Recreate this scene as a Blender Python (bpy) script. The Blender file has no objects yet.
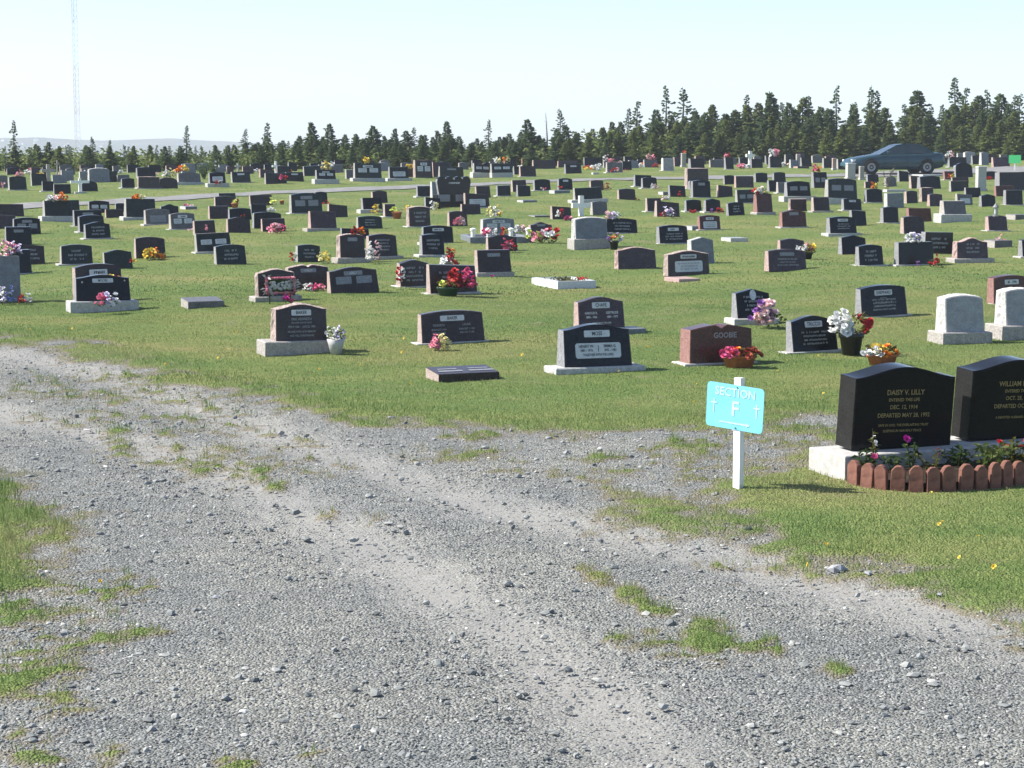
import bpy, math, random
import numpy as np
from mathutils import Vector, Euler
rnd = random.Random(7)
R = math.radians
SC = bpy.context.scene
COL = SC.collection

# ------------------------------------------------------------ camera, sky, sun, exposure
FPX, PITCH, HCAM, SLOPE = 2000.0, math.atan(234 / 2000.0), 3.2, 0.0225
cam = bpy.data.cameras.new('camera'); camo = bpy.data.objects.new('camera', cam); COL.objects.link(camo)
camo.location = (0, 0, HCAM); camo.rotation_euler = (math.pi / 2 - PITCH, 0, 0)
cam.sensor_width = 36; cam.lens = 36 * FPX / 1024; cam.clip_start = 0.5; cam.clip_end = 20000
SC.camera = camo
SUN_EL, SUN_AZ_BACK = R(44), R(5)          # sun to the left (-X), a touch behind the stones
sd = Vector((-math.cos(SUN_EL) * math.cos(SUN_AZ_BACK), math.cos(SUN_EL) * math.sin(SUN_AZ_BACK), math.sin(SUN_EL)))
W = bpy.data.worlds.new('World'); SC.world = W; W.use_nodes = True
wn = W.node_tree.nodes; wl = W.node_tree.links
sky = wn.new('ShaderNodeTexSky'); sky.sky_type = 'NISHITA'; sky.sun_disc = False
sky.sun_elevation = SUN_EL; sky.sun_rotation = math.atan2(sd.x, sd.y)
sky.altitude = 0; sky.air_density = 0.62; sky.dust_density = 0.55; sky.ozone_density = 1.0
wl.new(sky.outputs[0], wn['Background'].inputs[0]); wn['Background'].inputs[1].default_value = 0.12
sun = bpy.data.lights.new('sun', 'SUN'); sun.energy = 5.0; sun.angle = R(0.5); sun.color = (1.0, 0.95, 0.87)
suno = bpy.data.objects.new('sun', sun); COL.objects.link(suno)
suno.rotation_euler = sd.to_track_quat('Z', 'Y').to_euler()
SC.view_settings.view_transform = 'Standard'; SC.view_settings.look = 'None'
SC.view_settings.exposure = 1.0; SC.view_settings.gamma = 1.0
SC.render.engine = 'CYCLES'
SC.cycles.max_bounces = 5; SC.cycles.diffuse_bounces = 3; SC.cycles.glossy_bounces = 3
SC.cycles.transmission_bounces = 3; SC.cycles.volume_bounces = 0; SC.cycles.use_denoising = True

# ------------------------------------------------------------ ground form and photogrammetry
def sst(a, b, x): 
    t = np.clip((x - a) / (b - a), 0, 1); return t * t * (3 - 2 * t)
def gz(x, y):
    x = np.asarray(x, float); y = np.asarray(y, float)
    und = 0.035 * np.sin(x * .55 + 1) * np.sin(y * .31) + 0.03 * np.sin(x * .23 - y * .17) + .015 * np.sin(x * 1.7 + y * .9) + .016 * np.sin(2.1*x + 1.1*y) * np.sin(.9*x - 1.5*y + .7)
    und = und * sst(22, 34, y)
    z = SLOPE * np.minimum(y, 122) + und
    # beyond the wood the land falls away to a valley
    return z - 34 * sst(125, 420, y) - 0.02 * np.maximum(-y, 0)
CP, SP = math.cos(PITCH), math.sin(PITCH)
def ray(u, v):
    a, b = (u - 512) / FPX, (384 - v) / FPX
    return np.array([a, CP + b * SP, -SP + b * CP])
def at(u, v):
    d = ray(u, v); z = 0.0; y = 20.0
    for _ in range(8):
        # intersect z = SLOPE*y + e with the local unevenness e
        e = float(gz(d[0] * y / d[1], y)) - SLOPE * y + .03
        t = (HCAM - e) / (SLOPE * d[1] - d[2]); y = t * d[1]
    return d[0] * t, y
def ppm(y): return FPX / (y * CP + 0.2)             # pixels per metre at distance y

# ------------------------------------------------------------ objects
def tag(o, label=None, cat=None, group=None, kind=None):
    if label: o['label'] = label
    if cat: o['category'] = cat
    if group: o['group'] = group
    if kind: o['kind'] = kind
    return o
def empty(name, loc, rz=0.0, rx=0.0, ry=0.0):
    o = bpy.data.objects.new(name, None); COL.objects.link(o); o.location = loc; o.rotation_euler = (rx, ry, rz)
    o.empty_display_size = .2; return o
def mk(name, V, F, mats, idx=None, parent=None, smooth=False):
    me = bpy.data.meshes.new(name); me.from_pydata([tuple(map(float, p)) for p in V], [], F)
    for m in (mats if isinstance(mats, (list, tuple)) else [mats]): me.materials.append(m)
    if idx is not None: me.polygons.foreach_set('material_index', idx)
    if smooth: me.polygons.foreach_set('use_smooth', [True] * len(F))
    me.update(); o = bpy.data.objects.new(name, me); COL.objects.link(o)
    if parent: o.parent = parent
    return o
def mk_np(name, V, F, mats, parent=None, attrs=None, smooth=False):
    """V (n,3), F (m,k) arrays of equal sided faces"""
    V = np.ascontiguousarray(V, np.float32); F = np.ascontiguousarray(F, np.int32); m, k = F.shape
    me = bpy.data.meshes.new(name); me.vertices.add(len(V)); me.vertices.foreach_set('co', V.ravel())
    me.loops.add(m * k); me.loops.foreach_set('vertex_index', F.ravel())
    me.polygons.add(m); me.polygons.foreach_set('loop_start', np.arange(0, m * k, k, dtype=np.int32))
    me.polygons.foreach_set('use_smooth', np.full(m, smooth))
    for mm in (mats if isinstance(mats, (list, tuple)) else [mats]): me.materials.append(mm)
    for an, av in (attrs or {}).items():
        a = me.attributes.new(an, 'FLOAT', 'POINT'); a.data.foreach_set('value', np.ascontiguousarray(av, np.float32))
    me.update(); me.validate()
    o = bpy.data.objects.new(name, me); COL.objects.link(o)
    if parent: o.parent = parent
    return o
class MB:
    """collects shapes for ONE mesh"""
    def __init__(s): s.V = []; s.F = []; s.I = []
    def add(s, V, F, i=0):
        n = len(s.V); s.V += [tuple(p) for p in V]; s.F += [[a + n for a in f] for f in F]; s.I += [i] * len(F)
    def box(s, x0, x1, y0, y1, z0, z1, i=0, b=0.0):
        if b <= 0:
            s.add([(x0,y0,z0),(x1,y0,z0),(x1,y1,z0),(x0,y1,z0),(x0,y0,z1),(x1,y0,z1),(x1,y1,z1),(x0,y1,z1)],
                  [(0,3,2,1),(4,5,6,7),(0,1,5,4),(1,2,6,5),(2,3,7,6),(3,0,4,7)], i)
        else:   # top edges chamfered
            s.add([(x0,y0,z0),(x1,y0,z0),(x1,y1,z0),(x0,y1,z0),(x0,y0,z1-b),(x1,y0,z1-b),(x1,y1,z1-b),(x0,y1,z1-b),
                   (x0+b,y0+b,z1),(x1-b,y0+b,z1),(x1-b,y1-b,z1),(x0+b,y1-b,z1)],
                  [(0,3,2,1),(0,1,5,4),(1,2,6,5),(2,3,7,6),(3,0,4,7),(4,5,9,8),(5,6,10,9),(6,7,11,10),(7,4,8,11),(8,9,10,11)], i)
    def lathe(s, prof, n=14, c=(0,0,0), i=0, sx=1.0, sy=1.0, cap=True):
        V = []; F = []
        for r, z in prof:
            for k in range(n):
                a = 2 * math.pi * k / n; V.append((c[0] + r * sx * math.cos(a), c[1] + r * sy * math.sin(a), c[2] + z))
        for j in range(len(prof) - 1):
            for k in range(n):
                k2 = (k + 1) % n; F.append((j*n+k, j*n+k2, (j+1)*n+k2, (j+1)*n+k))
        if cap: F.append(tuple(range(n))[::-1]); F.append(tuple((len(prof)-1)*n + k for k in range(n)))
        s.add(V, F, i)
    def tube(s, pts, r0, r1=None, n=6, i=0):
        r1 = r0 if r1 is None else r1; V = []; F = []; P = [Vector(p) for p in pts]
        for j, p in enumerate(P):
            d = (P[min(j+1, len(P)-1)] - P[max(j-1, 0)]).normalized()
            a = d.orthogonal().normalized(); b = d.cross(a); r = r0 + (r1 - r0) * j / max(1, len(P)-1)
            for k in range(n):
                t = 2 * math.pi * k / n; V.append(tuple(p + a * (r * math.cos(t)) + b * (r * math.sin(t))))
        for j in range(len(P)-1):
            for k in range(n):
                k2 = (k+1) % n; F.append((j*n+k, j*n+k2, (j+1)*n+k2, (j+1)*n+k))
        F.append(tuple(range(n))[::-1]); F.append(tuple((len(P)-1)*n + k for k in range(n)))
        s.add(V, F, i)
    def build(s, name, mats, parent=None, smooth=False): return mk(name, s.V, s.F, mats, s.I, parent, smooth)

# ------------------------------------------------------------ materials
def nt(name):
    m = bpy.data.materials.new(name); m.use_nodes = True
    return m, m.node_tree.nodes, m.node_tree.links, m.node_tree.nodes['Principled BSDF']
def plain(name, c, rough=.6, spec=.4, var=.15, scale=25, metal=0, bump=0):
    m, n, l, b = nt(name)
    tc = n.new('ShaderNodeTexCoord'); no = n.new('ShaderNodeTexNoise'); no.inputs['Scale'].default_value = scale; no.inputs['Detail'].default_value = 4
    l.new(tc.outputs['Object'], no.inputs['Vector'])
    r = n.new('ShaderNodeValToRGB'); l.new(no.outputs[0], r.inputs[0])
    r.color_ramp.elements[0].position = .3; r.color_ramp.elements[1].position = .7
    r.color_ramp.elements[0].color = (*[max(0, x * (1 - var)) for x in c], 1); r.color_ramp.elements[1].color = (*[min(1, x * (1 + var)) for x in c], 1)
    l.new(r.outputs[0], b.inputs['Base Color'])
    b.inputs['Roughness'].default_value = rough; b.inputs['Specular IOR Level'].default_value = spec; b.inputs['Metallic'].default_value = metal
    if bump:
        bp = n.new('ShaderNodeBump'); bp.inputs['Strength'].default_value = bump; bp.inputs['Distance'].default_value = .02
        l.new(no.outputs[0], bp.inputs['Height']); l.new(bp.outputs[0], b.inputs['Normal'])
    return m
def granite(name, c, dark, rough, rock=False):
    """speckled granite; polished or rough pitched"""
    m, n, l, b = nt(name)
    tc = n.new('ShaderNodeTexCoord')
    v = n.new('ShaderNodeTexVoronoi'); v.inputs['Scale'].default_value = 140
    no = n.new('ShaderNodeTexNoise'); no.inputs['Scale'].default_value = 9 if not rock else 22; no.inputs['Detail'].default_value = 7
    l.new(tc.outputs['Object'], v.inputs['Vector']); l.new(tc.outputs['Object'], no.inputs['Vector'])
    mx = n.new('ShaderNodeMix'); mx.data_type = 'RGBA'
    mx.inputs['A'].default_value = (*dark, 1); mx.inputs['B'].default_value = (*c, 1)
    cr = n.new('ShaderNodeValToRGB'); cr.color_ramp.elements[0].position = .25; cr.color_ramp.elements[1].position = .65
    l.new(v.outputs['Color'], cr.inputs[0]); l.new(cr.outputs[0], mx.inputs['Factor'])
    m2 = n.new('ShaderNodeMix'); m2.data_type = 'RGBA'; m2.blend_type = 'MULTIPLY'; m2.inputs['Factor'].default_value = .7
    c2 = n.new('ShaderNodeValToRGB'); c2.color_ramp.elements[0].position = .3; c2.color_ramp.elements[1].position = .62
    c2.color_ramp.elements[0].color = (.62, .62, .62, 1); c2.color_ramp.elements[1].color = (1, 1, 1, 1)
    l.new(no.outputs[0], c2.inputs[0]); l.new(mx.outputs['Result'], m2.inputs['A']); l.new(c2.outputs[0], m2.inputs['B'])
    l.new(m2.outputs['Result'], b.inputs['Base Color'])
    b.inputs['Roughness'].default_value = rough
    b.inputs['Specular IOR Level'].default_value = .10 if name.startswith('polished') else .2
    if rock:
        b.inputs['Specular IOR Level'].default_value = .25
        bp = n.new('ShaderNodeBump'); bp.inputs['Strength'].default_value = .8; bp.inputs['Distance'].default_value = .015
        l.new(no.outputs[0], bp.inputs['Height']); l.new(bp.outputs[0], b.inputs['Normal'])
    else:
        ml = n.new('ShaderNodeMath'); ml.operation = 'MULTIPLY_ADD'; ml.inputs[1].default_value = .12; ml.inputs[2].default_value = rough - .05
        l.new(no.outputs[0], ml.inputs[0]); l.new(ml.outputs[0], b.inputs['Roughness'])
    return m
# front (polished) and side (sawn or rock pitched) granite of each colour
GR = {
 'K': (granite('black_granite', (.018,.020,.024), (.006,.007,.009), .16), granite('grey_sawn_granite', (.30,.30,.31), (.17,.17,.18), .6, True)),
 'D': (granite('dark_green_granite', (.030,.040,.038), (.012,.018,.018), .2), granite('pale_sawn_granite', (.38,.37,.35), (.24,.23,.22), .6, True)),
 'B': (granite('brown_granite', (.060,.045,.047), (.022,.017,.019), .22), granite('pink_pitched_granite', (.46,.38,.34), (.27,.20,.18), .7, True)),
 'V': (granite('mauve_granite', (.085,.062,.072), (.035,.026,.032), .25), granite('rose_pitched_granite', (.48,.36,.33), (.28,.19,.17), .7, True)),
 'R': (granite('red_granite', (.12,.052,.045), (.035,.018,.018), .22), granite('red_sawn_granite', (.33,.19,.165), (.20,.10,.09), .6, True)),
 'M': (granite('blue_grey_granite', (.21,.23,.255), (.13,.145,.165), .4), granite('light_pitched_granite', (.52,.52,.50), (.36,.36,.35), .7, True)),
 'G': (granite('grey_granite', (.17,.165,.17), (.08,.08,.085), .35), granite('grey_pitched_granite', (.44,.41,.38), (.28,.26,.24), .7, True)),
 'W': (granite('white_marble', (.36,.37,.38), (.25,.26,.275), .5), granite('white_pitched_marble', (.60,.59,.56), (.42,.42,.40), .7, True)),
 'P': (granite('polished_black_granite', (.012,.012,.014), (.006,.006,.007), .08), granite('polished_black_side', (.030,.029,.029), (.016,.016,.016), .22)),
}
M = {}
M['concrete'] = plain('concrete', (.42,.41,.39), .85, .2, .25, 14, bump=.4)
M['pale_concrete'] = plain('pale_concrete', (.42,.41,.39), .85, .2, .15, 14, bump=.3)
M['panel'] = plain('light_panel', (.52,.54,.56), .5, .3, .12, 30)
M['panel_dim'] = plain('dull_panel', (.20,.21,.235), .5, .3, .25, 40)
M['ink'] = plain('dark_lettering', (.03,.03,.035), .5)
M['chalk'] = plain('pale_lettering', (.60,.61,.62), .6)
M['faint'] = plain('faint_lettering', (.27,.275,.29), .6)
M['pink_granite'] = plain('pink_granite', (.36,.255,.235), .6, .3, .2, 40)
M['gold'] = plain('gold_lettering', (.25,.185,.065), .5)
M['white'] = plain('white_paint', (.78,.78,.76), .5, .4, .06, 12)
M['plastic_white'] = plain('white_plastic', (.80,.80,.78), .4)
M['terracotta'] = plain('terracotta', (.40,.135,.065), .75, .25, .2, 20)
M['black_plastic'] = plain('black_plastic', (.02,.021,.02), .45)
M['green_plastic'] = plain('green_plastic', (.015,.06,.03), .45)
M['grey_plastic'] = plain('grey_plastic', (.40,.40,.39), .5)
M['edging'] = plain('red_concrete_edging', (.195,.090,.066), .85, .2, .35, 14, bump=.3)
M['soil'] = plain('dark_soil', (.035,.027,.02), .95, .1, .4, 30, bump=.6)
FL = dict(red=(.52,.04,.045), pink=(.78,.33,.41), pale=(.85,.60,.60), hot=(.66,.11,.25), white=(.84,.83,.80), yellow=(.80,.62,.12), cream=(.82,.76,.42),
          orange=(.78,.27,.04), purple=(.27,.11,.38), lilac=(.66,.60,.76), blue=(.22,.28,.55), magenta=(.48,.02,.30), rust=(.34,.08,.05), lime=(.62,.68,.18))
def petal_mat(nm):
    if nm not in M:
        m = plain('petals_' + nm, FL[nm], .7, .2, .22, 60); b = m.node_tree.nodes['Principled BSDF']
        M[nm] = m
    return M[nm]
def leafmat(nm, a, c2, sc=3):
    m, n, l, b = nt(nm)
    g = n.new('ShaderNodeNewGeometry'); r = n.new('ShaderNodeValToRGB')
    r.color_ramp.elements[0].color = (*a, 1); r.color_ramp.elements[1].color = (*c2, 1)
    l.new(g.outputs['Random Per Island'], r.inputs[0])
    tc = n.new('ShaderNodeTexCoord'); no = n.new('ShaderNodeTexNoise'); no.inputs['Scale'].default_value = sc; no.inputs['Detail'].default_value = 3
    l.new(tc.outputs['Object'], no.inputs['Vector'])
    mx = n.new('ShaderNodeMix'); mx.data_type = 'RGBA'; mx.blend_type = 'MULTIPLY'; mx.inputs['Factor'].default_value = 1
    c = n.new('ShaderNodeValToRGB'); c.color_ramp.elements[0].position = .3; c.color_ramp.elements[1].position = .7
    c.color_ramp.elements[0].color = (.6, .62, .6, 1); c.color_ramp.elements[1].color = (1.25, 1.2, 1.0, 1)
    l.new(no.outputs[0], c.inputs[0]); l.new(r.outputs[0], mx.inputs['A']); l.new(c.outputs[0], mx.inputs['B'])
    l.new(mx.outputs['Result'], b.inputs['Base Color'])
    b.inputs['Roughness'].default_value = .65; b.inputs['Specular IOR Level'].default_value = .25
    tr = n.new('ShaderNodeBsdfTranslucent'); l.new(mx.outputs['Result'], tr.inputs[0])
    ms = n.new('ShaderNodeMixShader'); ms.inputs[0].default_value = .45
    l.new(b.outputs[0], ms.inputs[1]); l.new(tr.outputs[0], ms.inputs[2]); l.new(ms.outputs[0], n['Material Output'].inputs[0])
    return m
M['leaf'] = leafmat('green_leaves', (.025,.06,.018), (.07,.12,.03), 8)
M['leaf_olive'] = leafmat('olive_leaves', (.08,.09,.02), (.17,.17,.05), 8)
M['spruce'] = leafmat('spruce_needles', (.078,.125,.066), (.145,.20,.09), .5)
M['spruce_olive'] = leafmat('olive_spruce_needles', (.125,.175,.060), (.22,.26,.09), .5)
M['shrub'] = leafmat('pale_shrub_leaves', (.08,.13,.03), (.15,.19,.06), .8)
M['bark'] = plain('grey_bark', (.085,.075,.065), .9, .1, .3, 12)
M['deadwood'] = plain('dead_branches', (.17,.15,.13), .9, .1, .3, 12)

# ------------------------------------------------------------ noise and ground masks
def vnoise(x, y, scale, seed=0):
    X, Y = np.asarray(x) * scale, np.asarray(y) * scale
    xi, yi = np.floor(X).astype(np.int64), np.floor(Y).astype(np.int64); fx, fy = X - xi, Y - yi
    fx, fy = fx*fx*(3-2*fx), fy*fy*(3-2*fy)
    def h(a, b):
        n = (a * 374761393 + b * 668265263 + seed * 1442695041) & 0xffffffff
        n = ((n ^ (n >> 13)) * 1274126177) & 0xffffffff
        return ((n ^ (n >> 16)) & 0xffff) / 65535.0
    return (h(xi,yi)*(1-fx)+h(xi+1,yi)*fx)*(1-fy)+(h(xi,yi+1)*(1-fx)+h(xi+1,yi+1)*fx)*fy
def fbm(x, y, s, seed=0, o=4):
    t = 0; a = .5; n = 0
    for k in range(o): t = t + a * vnoise(x, y, s, seed + k * 17); n += a; a *= .55; s *= 2.05
    return t / n
def sdist(px, py, poly):
    """signed distance, positive inside"""
    n = len(poly); d2 = np.full(px.shape, 1e18); ins = np.zeros(px.shape, bool)
    for i in range(n):
        x0, y0 = poly[i]; x1, y1 = poly[(i+1) % n]; ex, ey = x1-x0, y1-y0
        t = np.clip(((px-x0)*ex + (py-y0)*ey) / (ex*ex+ey*ey+1e-12), 0, 1)
        d2 = np.minimum(d2, (px-x0-t*ex)**2 + (py-y0-t*ey)**2)
        c = ((y0 > py) != (y1 > py)) & (px < (x1-x0) * (py-y0) / (y1-y0+1e-12) + x0); ins ^= c
    return np.where(ins, 1, -1) * np.sqrt(d2)
def W2(pts): return [at(u, v) for u, v in pts]
# outline of the gravel, measured on the ground
g_top = W2([(-260,318),(-60,330),(0,337),(60,343),(105,358),(150,372),(200,384),(260,396),(330,410),(400,421),(470,428),(560,432),(640,428),(700,424),(760,418),(850,412),(920,418)])
g_right = W2([(830,452),(760,478),(690,488),(650,500),(680,518),(735,540),(800,557),(880,577),(960,596),(1030,610),(1150,640)])
GRAVEL = g_top + g_right + [(8.0, 8.5), (14, -6), (-14, -6)] + W2([(-420,470)])
LEFTG = W2([(-420,440),(-60,452),(0,466),(36,482),(64,512),(80,545),(70,575),(35,590),(0,592),(-250,600)])
# patches of grass and weeds in the gravel: u, v, half width px, half height px, strength
PATCH = [(592,571,20,9,.7),(628,590,16,9,.7),(708,634,30,19,1.1),(836,665,15,9,.7),(655,606,18,10,.45),(770,645,20,8,.4),(117,429,18,4,.7),(277,482,14,4,.7),(330,512,14,5,.35),(372,515,14,5,.4),
         (25,668,52,24,.95),(15,612,30,14,.6),(60,690,30,10,.6),(110,632,40,8,.5),(58,704,34,10,.6),(112,752,22,14,.9),(20,730,30,12,.6),(238,762,26,9,.9),(20,755,45,9,.6),(142,632,26,6,.55),(70,612,50,14,.5),(110,585,40,10,.4),(60,640,40,12,.4),(330,760,18,6,.45),
         (640,600,14,8,.5),(650,640,30,14,.3),(180,430,50,8,.12),(210,448,70,9,.16),(250,466,60,9,.16),(150,408,70,10,.12),(80,385,80,10,.14),
         (470,452,50,6,.3),(590,455,28,4,.5),(690,443,50,7,.7),(680,452,40,5,.5),(620,470,40,4,.4),(780,432,60,10,.55),(700,470,50,9,.4),(470,433,30,5,.5),(540,470,40,5,.25),(660,515,24,8,.5),(840,572,50,5,.45),(740,560,30,4,.2),(300,745,20,8,.3)]
PW = []
for u, v, a, b, s in PATCH:
    x, y = at(u, v); k = ppm(y); x2, y2 = at(u, v - b); PW.append((x, y, a / k, max(.05, y2 - y), s))
def masks(x, y):
    """grass cover 0..1"""
    sd_ = sdist(x, y, GRAVEL); sl = sdist(x, y, LEFTG)
    n = fbm(x, y, 1.3, 3) - .5; n2 = fbm(x, y, 5.0, 11) - .5; n3 = vnoise(x, y, 14., 15) - .5
    g = -sd_ / .8 + .45 + n * 2.4 + n2 * 1.7              # >0.5 outside gravel
    g = np.maximum(g, sl / .7 + .4 + n * 2.0 + n2 * 1.8)
    g = np.clip(g, -1, 2)
    for px_, py_, a, b, s in PW:
        q = ((x - px_) / a) ** 2 + ((y - py_) / b) ** 2
        g = np.maximum(g, (s * 1.05 * (1 - q * .8) + n2 * 2.0 + n3 * 1.5) * (q < 4) - (q >= 4))
    return np.clip((g - .05) / .95, 0, 1)
# far tarmac lane: pixel upper and lower edge
LANE = [(-400,221,227),(-120,211.5,216),(0,205.5,210),(100,201,205),(160,197.5,201.5),(256,192,195.5),(384,187,190.3),(512,182,185),(640,177.3,180.3),(768,175.2,178),(850,173.7,177),(950,169.5,174.5),(1060,165.5,170),(1200,163,167)]
lane_a = [at(u, a) for u, a, b in LANE]; lane_b = [at(u, b) for u, a, b in LANE]

# ------------------------------------------------------------ ground sheet
def track_at(X, Y):
    # wheel tracks: paler and finer
    t1 = W2([(-100,392),(0,410),(100,430),(200,458),(330,522),(450,590),(560,660),(650,745),(720,830)])
    t2 = W2([(-100,340),(0,350),(70,362),(150,386),(300,440),(500,503),(700,548),(860,590),(1024,632),(1200,680)])
    tr = np.zeros(X.shape)
    for T in (t1, t2):
        d = np.full(X.shape, 1e9)
        for (x0, y0), (x1, y1) in zip(T[:-1], T[1:]):
            ex, ey = x1-x0, y1-y0; t = np.clip(((X-x0)*ex+(Y-y0)*ey)/(ex*ex+ey*ey), 0, 1)
            d = np.minimum(d, np.hypot(X-x0-t*ex, Y-y0-t*ey))
        tr = np.maximum(tr, np.exp(-(d / (.34 + .2 * fbm(X, Y, 1.3, 81))) ** 2) * (.55 + .75 * fbm(X, Y, 2.4, 83)))
    return tr
def ground():
    ys = np.concatenate([np.arange(-12, 8.5, .6), np.arange(8.5, 30, .075), np.arange(30, 60, .25), np.arange(60, 126, .7), np.geomspace(126, 3500, 60)])
    cs = np.linspace(-1, 1, 421); cs = np.sign(cs) * (np.abs(cs) ** 1.25)
    Y, C = np.meshgrid(ys, cs, indexing='ij'); X = C * (np.maximum(Y, 0) * .55 + 14)
    Z = gz(X, Y)
    g = np.zeros(X.shape); near = (Y < 45); g[near] = masks(X[near], Y[near]); g[~near] = 1
    # the lawn stands a few centimetres above the gravel, wheel ruts sunk
    Z = Z + .03 * sst(.3, 1, g) * (Y < 45) + .03 * (Y >= 45) + (fbm(X, Y, 6, 5) - .5) * .025 * (Y < 40)
    nr, nc = X.shape; ix = np.arange(nr * nc).reshape(nr, nc)
    F = np.stack([ix[:-1,:-1], ix[:-1,1:], ix[1:,1:], ix[1:,:-1]], -1).reshape(-1, 4)
    tr = track_at(X, Y)
    Z = Z - .03 * tr * (1 - g)
    m, n, l, b = nt('lawn_and_gravel')
    def A(nm): 
        a = n.new('ShaderNodeAttribute'); a.attribute_name = nm; return a.outputs['Fac']
    geo = n.new('ShaderNodeNewGeometry')
    def noise(s, det=5, rgh=.6, vec=None):
        q = n.new('ShaderNodeTexNoise'); q.inputs['Scale'].default_value = s; q.inputs['Detail'].default_value = det; q.inputs['Roughness'].default_value = rgh
        l.new(vec or geo.outputs['Position'], q.inputs['Vector']); return q.outputs[0]
    def ramp(src, stops):
        r = n.new('ShaderNodeValToRGB'); l.new(src, r.inputs[0]); e = r.color_ramp.elements
        while len(e) < len(stops): e.new(.5)
        for k, (p, c) in enumerate(stops): e[k].position = p; e[k].color = (*c, 1)
        return r.outputs[0]
    def mix(a, b_, f, mode='MIX'):
        q = n.new('ShaderNodeMix'); q.data_type = 'RGBA'; q.blend_type = mode
        for sk, vv in (('A', a), ('B', b_), ('Factor', f)):
            if hasattr(vv, 'links'): l.new(vv, q.inputs[sk])
            else: q.inputs[sk].default_value = vv if not isinstance(vv, tuple) else (*vv, 1)
        return q.outputs['Result']
    # gravel
    vo = n.new('ShaderNodeTexVoronoi'); vo.inputs['Scale'].default_value = 55; l.new(geo.outputs['Position'], vo.inputs['Vector'])
    gcol = ramp(vo.outputs['Color'], [(.1, (.150,.157,.152)), (.5, (.232,.240,.231)), (.9, (.36,.365,.345))])
    gcol = mix(gcol, ramp(noise(.9), [(.35, (.80,.82,.83)), (.65, (1.10,1.07,1.01))]), 1.0, 'MULTIPLY')
    gcol = mix(gcol, ramp(noise(7), [(.3, (.8,.8,.8)), (.7, (1.12,1.12,1.12))]), 1.0, 'MULTIPLY')
    tcol = ramp(noise(70, 4), [(.3, (.20,.195,.183)), (.7, (.315,.305,.285))])
    tf = n.new('ShaderNodeMath'); tf.operation = 'MULTIPLY'; tf.inputs[1].default_value = .72; l.new(A('track'), tf.inputs[0])
    gcol = mix(gcol, tcol, tf.outputs[0])
    # lawn: fresh green, worn olive and straw
    mp = n.new('ShaderNodeMapping'); mp.inputs['Scale'].default_value = (.55, 1, 1); l.new(geo.outputs['Position'], mp.inputs['Vector'])
    lcol = ramp(noise(.55, 6, .65, mp.outputs[0]), [(.3, (.245,.228,.095)), (.44, (.180,.212,.070)), (.58, (.120,.180,.052)), (.78, (.26,.235,.115))])
    lcol = mix(lcol, ramp(noise(28, 5, .7), [(.3, (.55,.58,.5)), (.5, (1,1,1)), (.7, (1.45,1.4,1.3))]), 1.0, 'MULTIPLY')
    bare = ramp(noise(1.5, 5, .7, mp.outputs[0]), [(.61, (0,0,0)), (.72, (1,1,1))])
    lcol = mix(lcol, (.24,.21,.135), bare)
    # ragged boundary
    ad = n.new('ShaderNodeMath'); ad.operation = 'MULTIPLY_ADD'; ad.inputs[1].default_value = .7
    l.new(noise(16, 4, .7), ad.inputs[0]); 
    sb = n.new('ShaderNodeMath'); sb.operation = 'ADD'; sb.inputs[1].default_value = -.35; l.new(A('grass'), sb.inputs[0]); l.new(sb.outputs[0], ad.inputs[2])
    mk_ = ramp(ad.outputs[0], [(.30, (0,0,0)), (.66, (1,1,1))])
    edge = ramp(ad.outputs[0], [(.04, (0,0,0)), (.40, (1,1,1)), (.88, (0,0,0))])
    col = mix(gcol, lcol, mk_); col = mix(col, mix(col, (.19,.155,.105), .68), edge)
    # distance: wild land beyond the wood
    sx = n.new('ShaderNodeSeparateXYZ'); l.new(geo.outputs['Position'], sx.inputs[0])
    mr = n.new('ShaderNodeMapRange'); mr.inputs['From Min'].default_value = 116; mr.inputs['From Max'].default_value = 124; l.new(sx.outputs['Y'], mr.inputs['Value'])
    wild = ramp(noise(.02, 6), [(.35, (.035,.05,.025)), (.6, (.06,.07,.035)), (.75, (.12,.11,.07))])
    col = mix(col, wild, mr.outputs[0])
    l.new(col, b.inputs['Base Color']); b.inputs['Roughness'].default_value = .95; b.inputs['Specular IOR Level'].default_value = .15
    vd = n.new('ShaderNodeMath'); vd.operation = 'MULTIPLY_ADD'; vd.inputs[1].default_value = -.9; l.new(vo.outputs['Distance'], vd.inputs[0]); l.new(noise(30, 5, .7), vd.inputs[2])
    bp = n.new('ShaderNodeBump'); bp.inputs['Strength'].default_value = .9; bp.inputs['Distance'].default_value = .03
    bs = n.new('ShaderNodeMath'); bs.operation = 'MULTIPLY_ADD'; bs.inputs[1].default_value = -.68; bs.inputs[2].default_value = .9; l.new(A('track'), bs.inputs[0]); l.new(bs.outputs[0], bp.inputs['Strength'])
    l.new(vd.outputs[0], bp.inputs['Height']); l.new(bp.outputs[0], b.inputs['Normal'])
    o = mk_np('ground', np.stack([X, Y, Z], -1).reshape(-1, 3), F, m, attrs={'grass': g.ravel(), 'track': (tr * (1 - g)).ravel()}, smooth=True)
    tag(o, kind='structure')
ground()
def lawn_z(x, y):
    g = np.where(y < 45, masks(x, y), 1.0)
    return gz(x, y) + .03 * sst(.3, 1, g) + np.where(y < 40, (fbm(x, y, 6, 5) - .5) * .025, 0)

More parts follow.
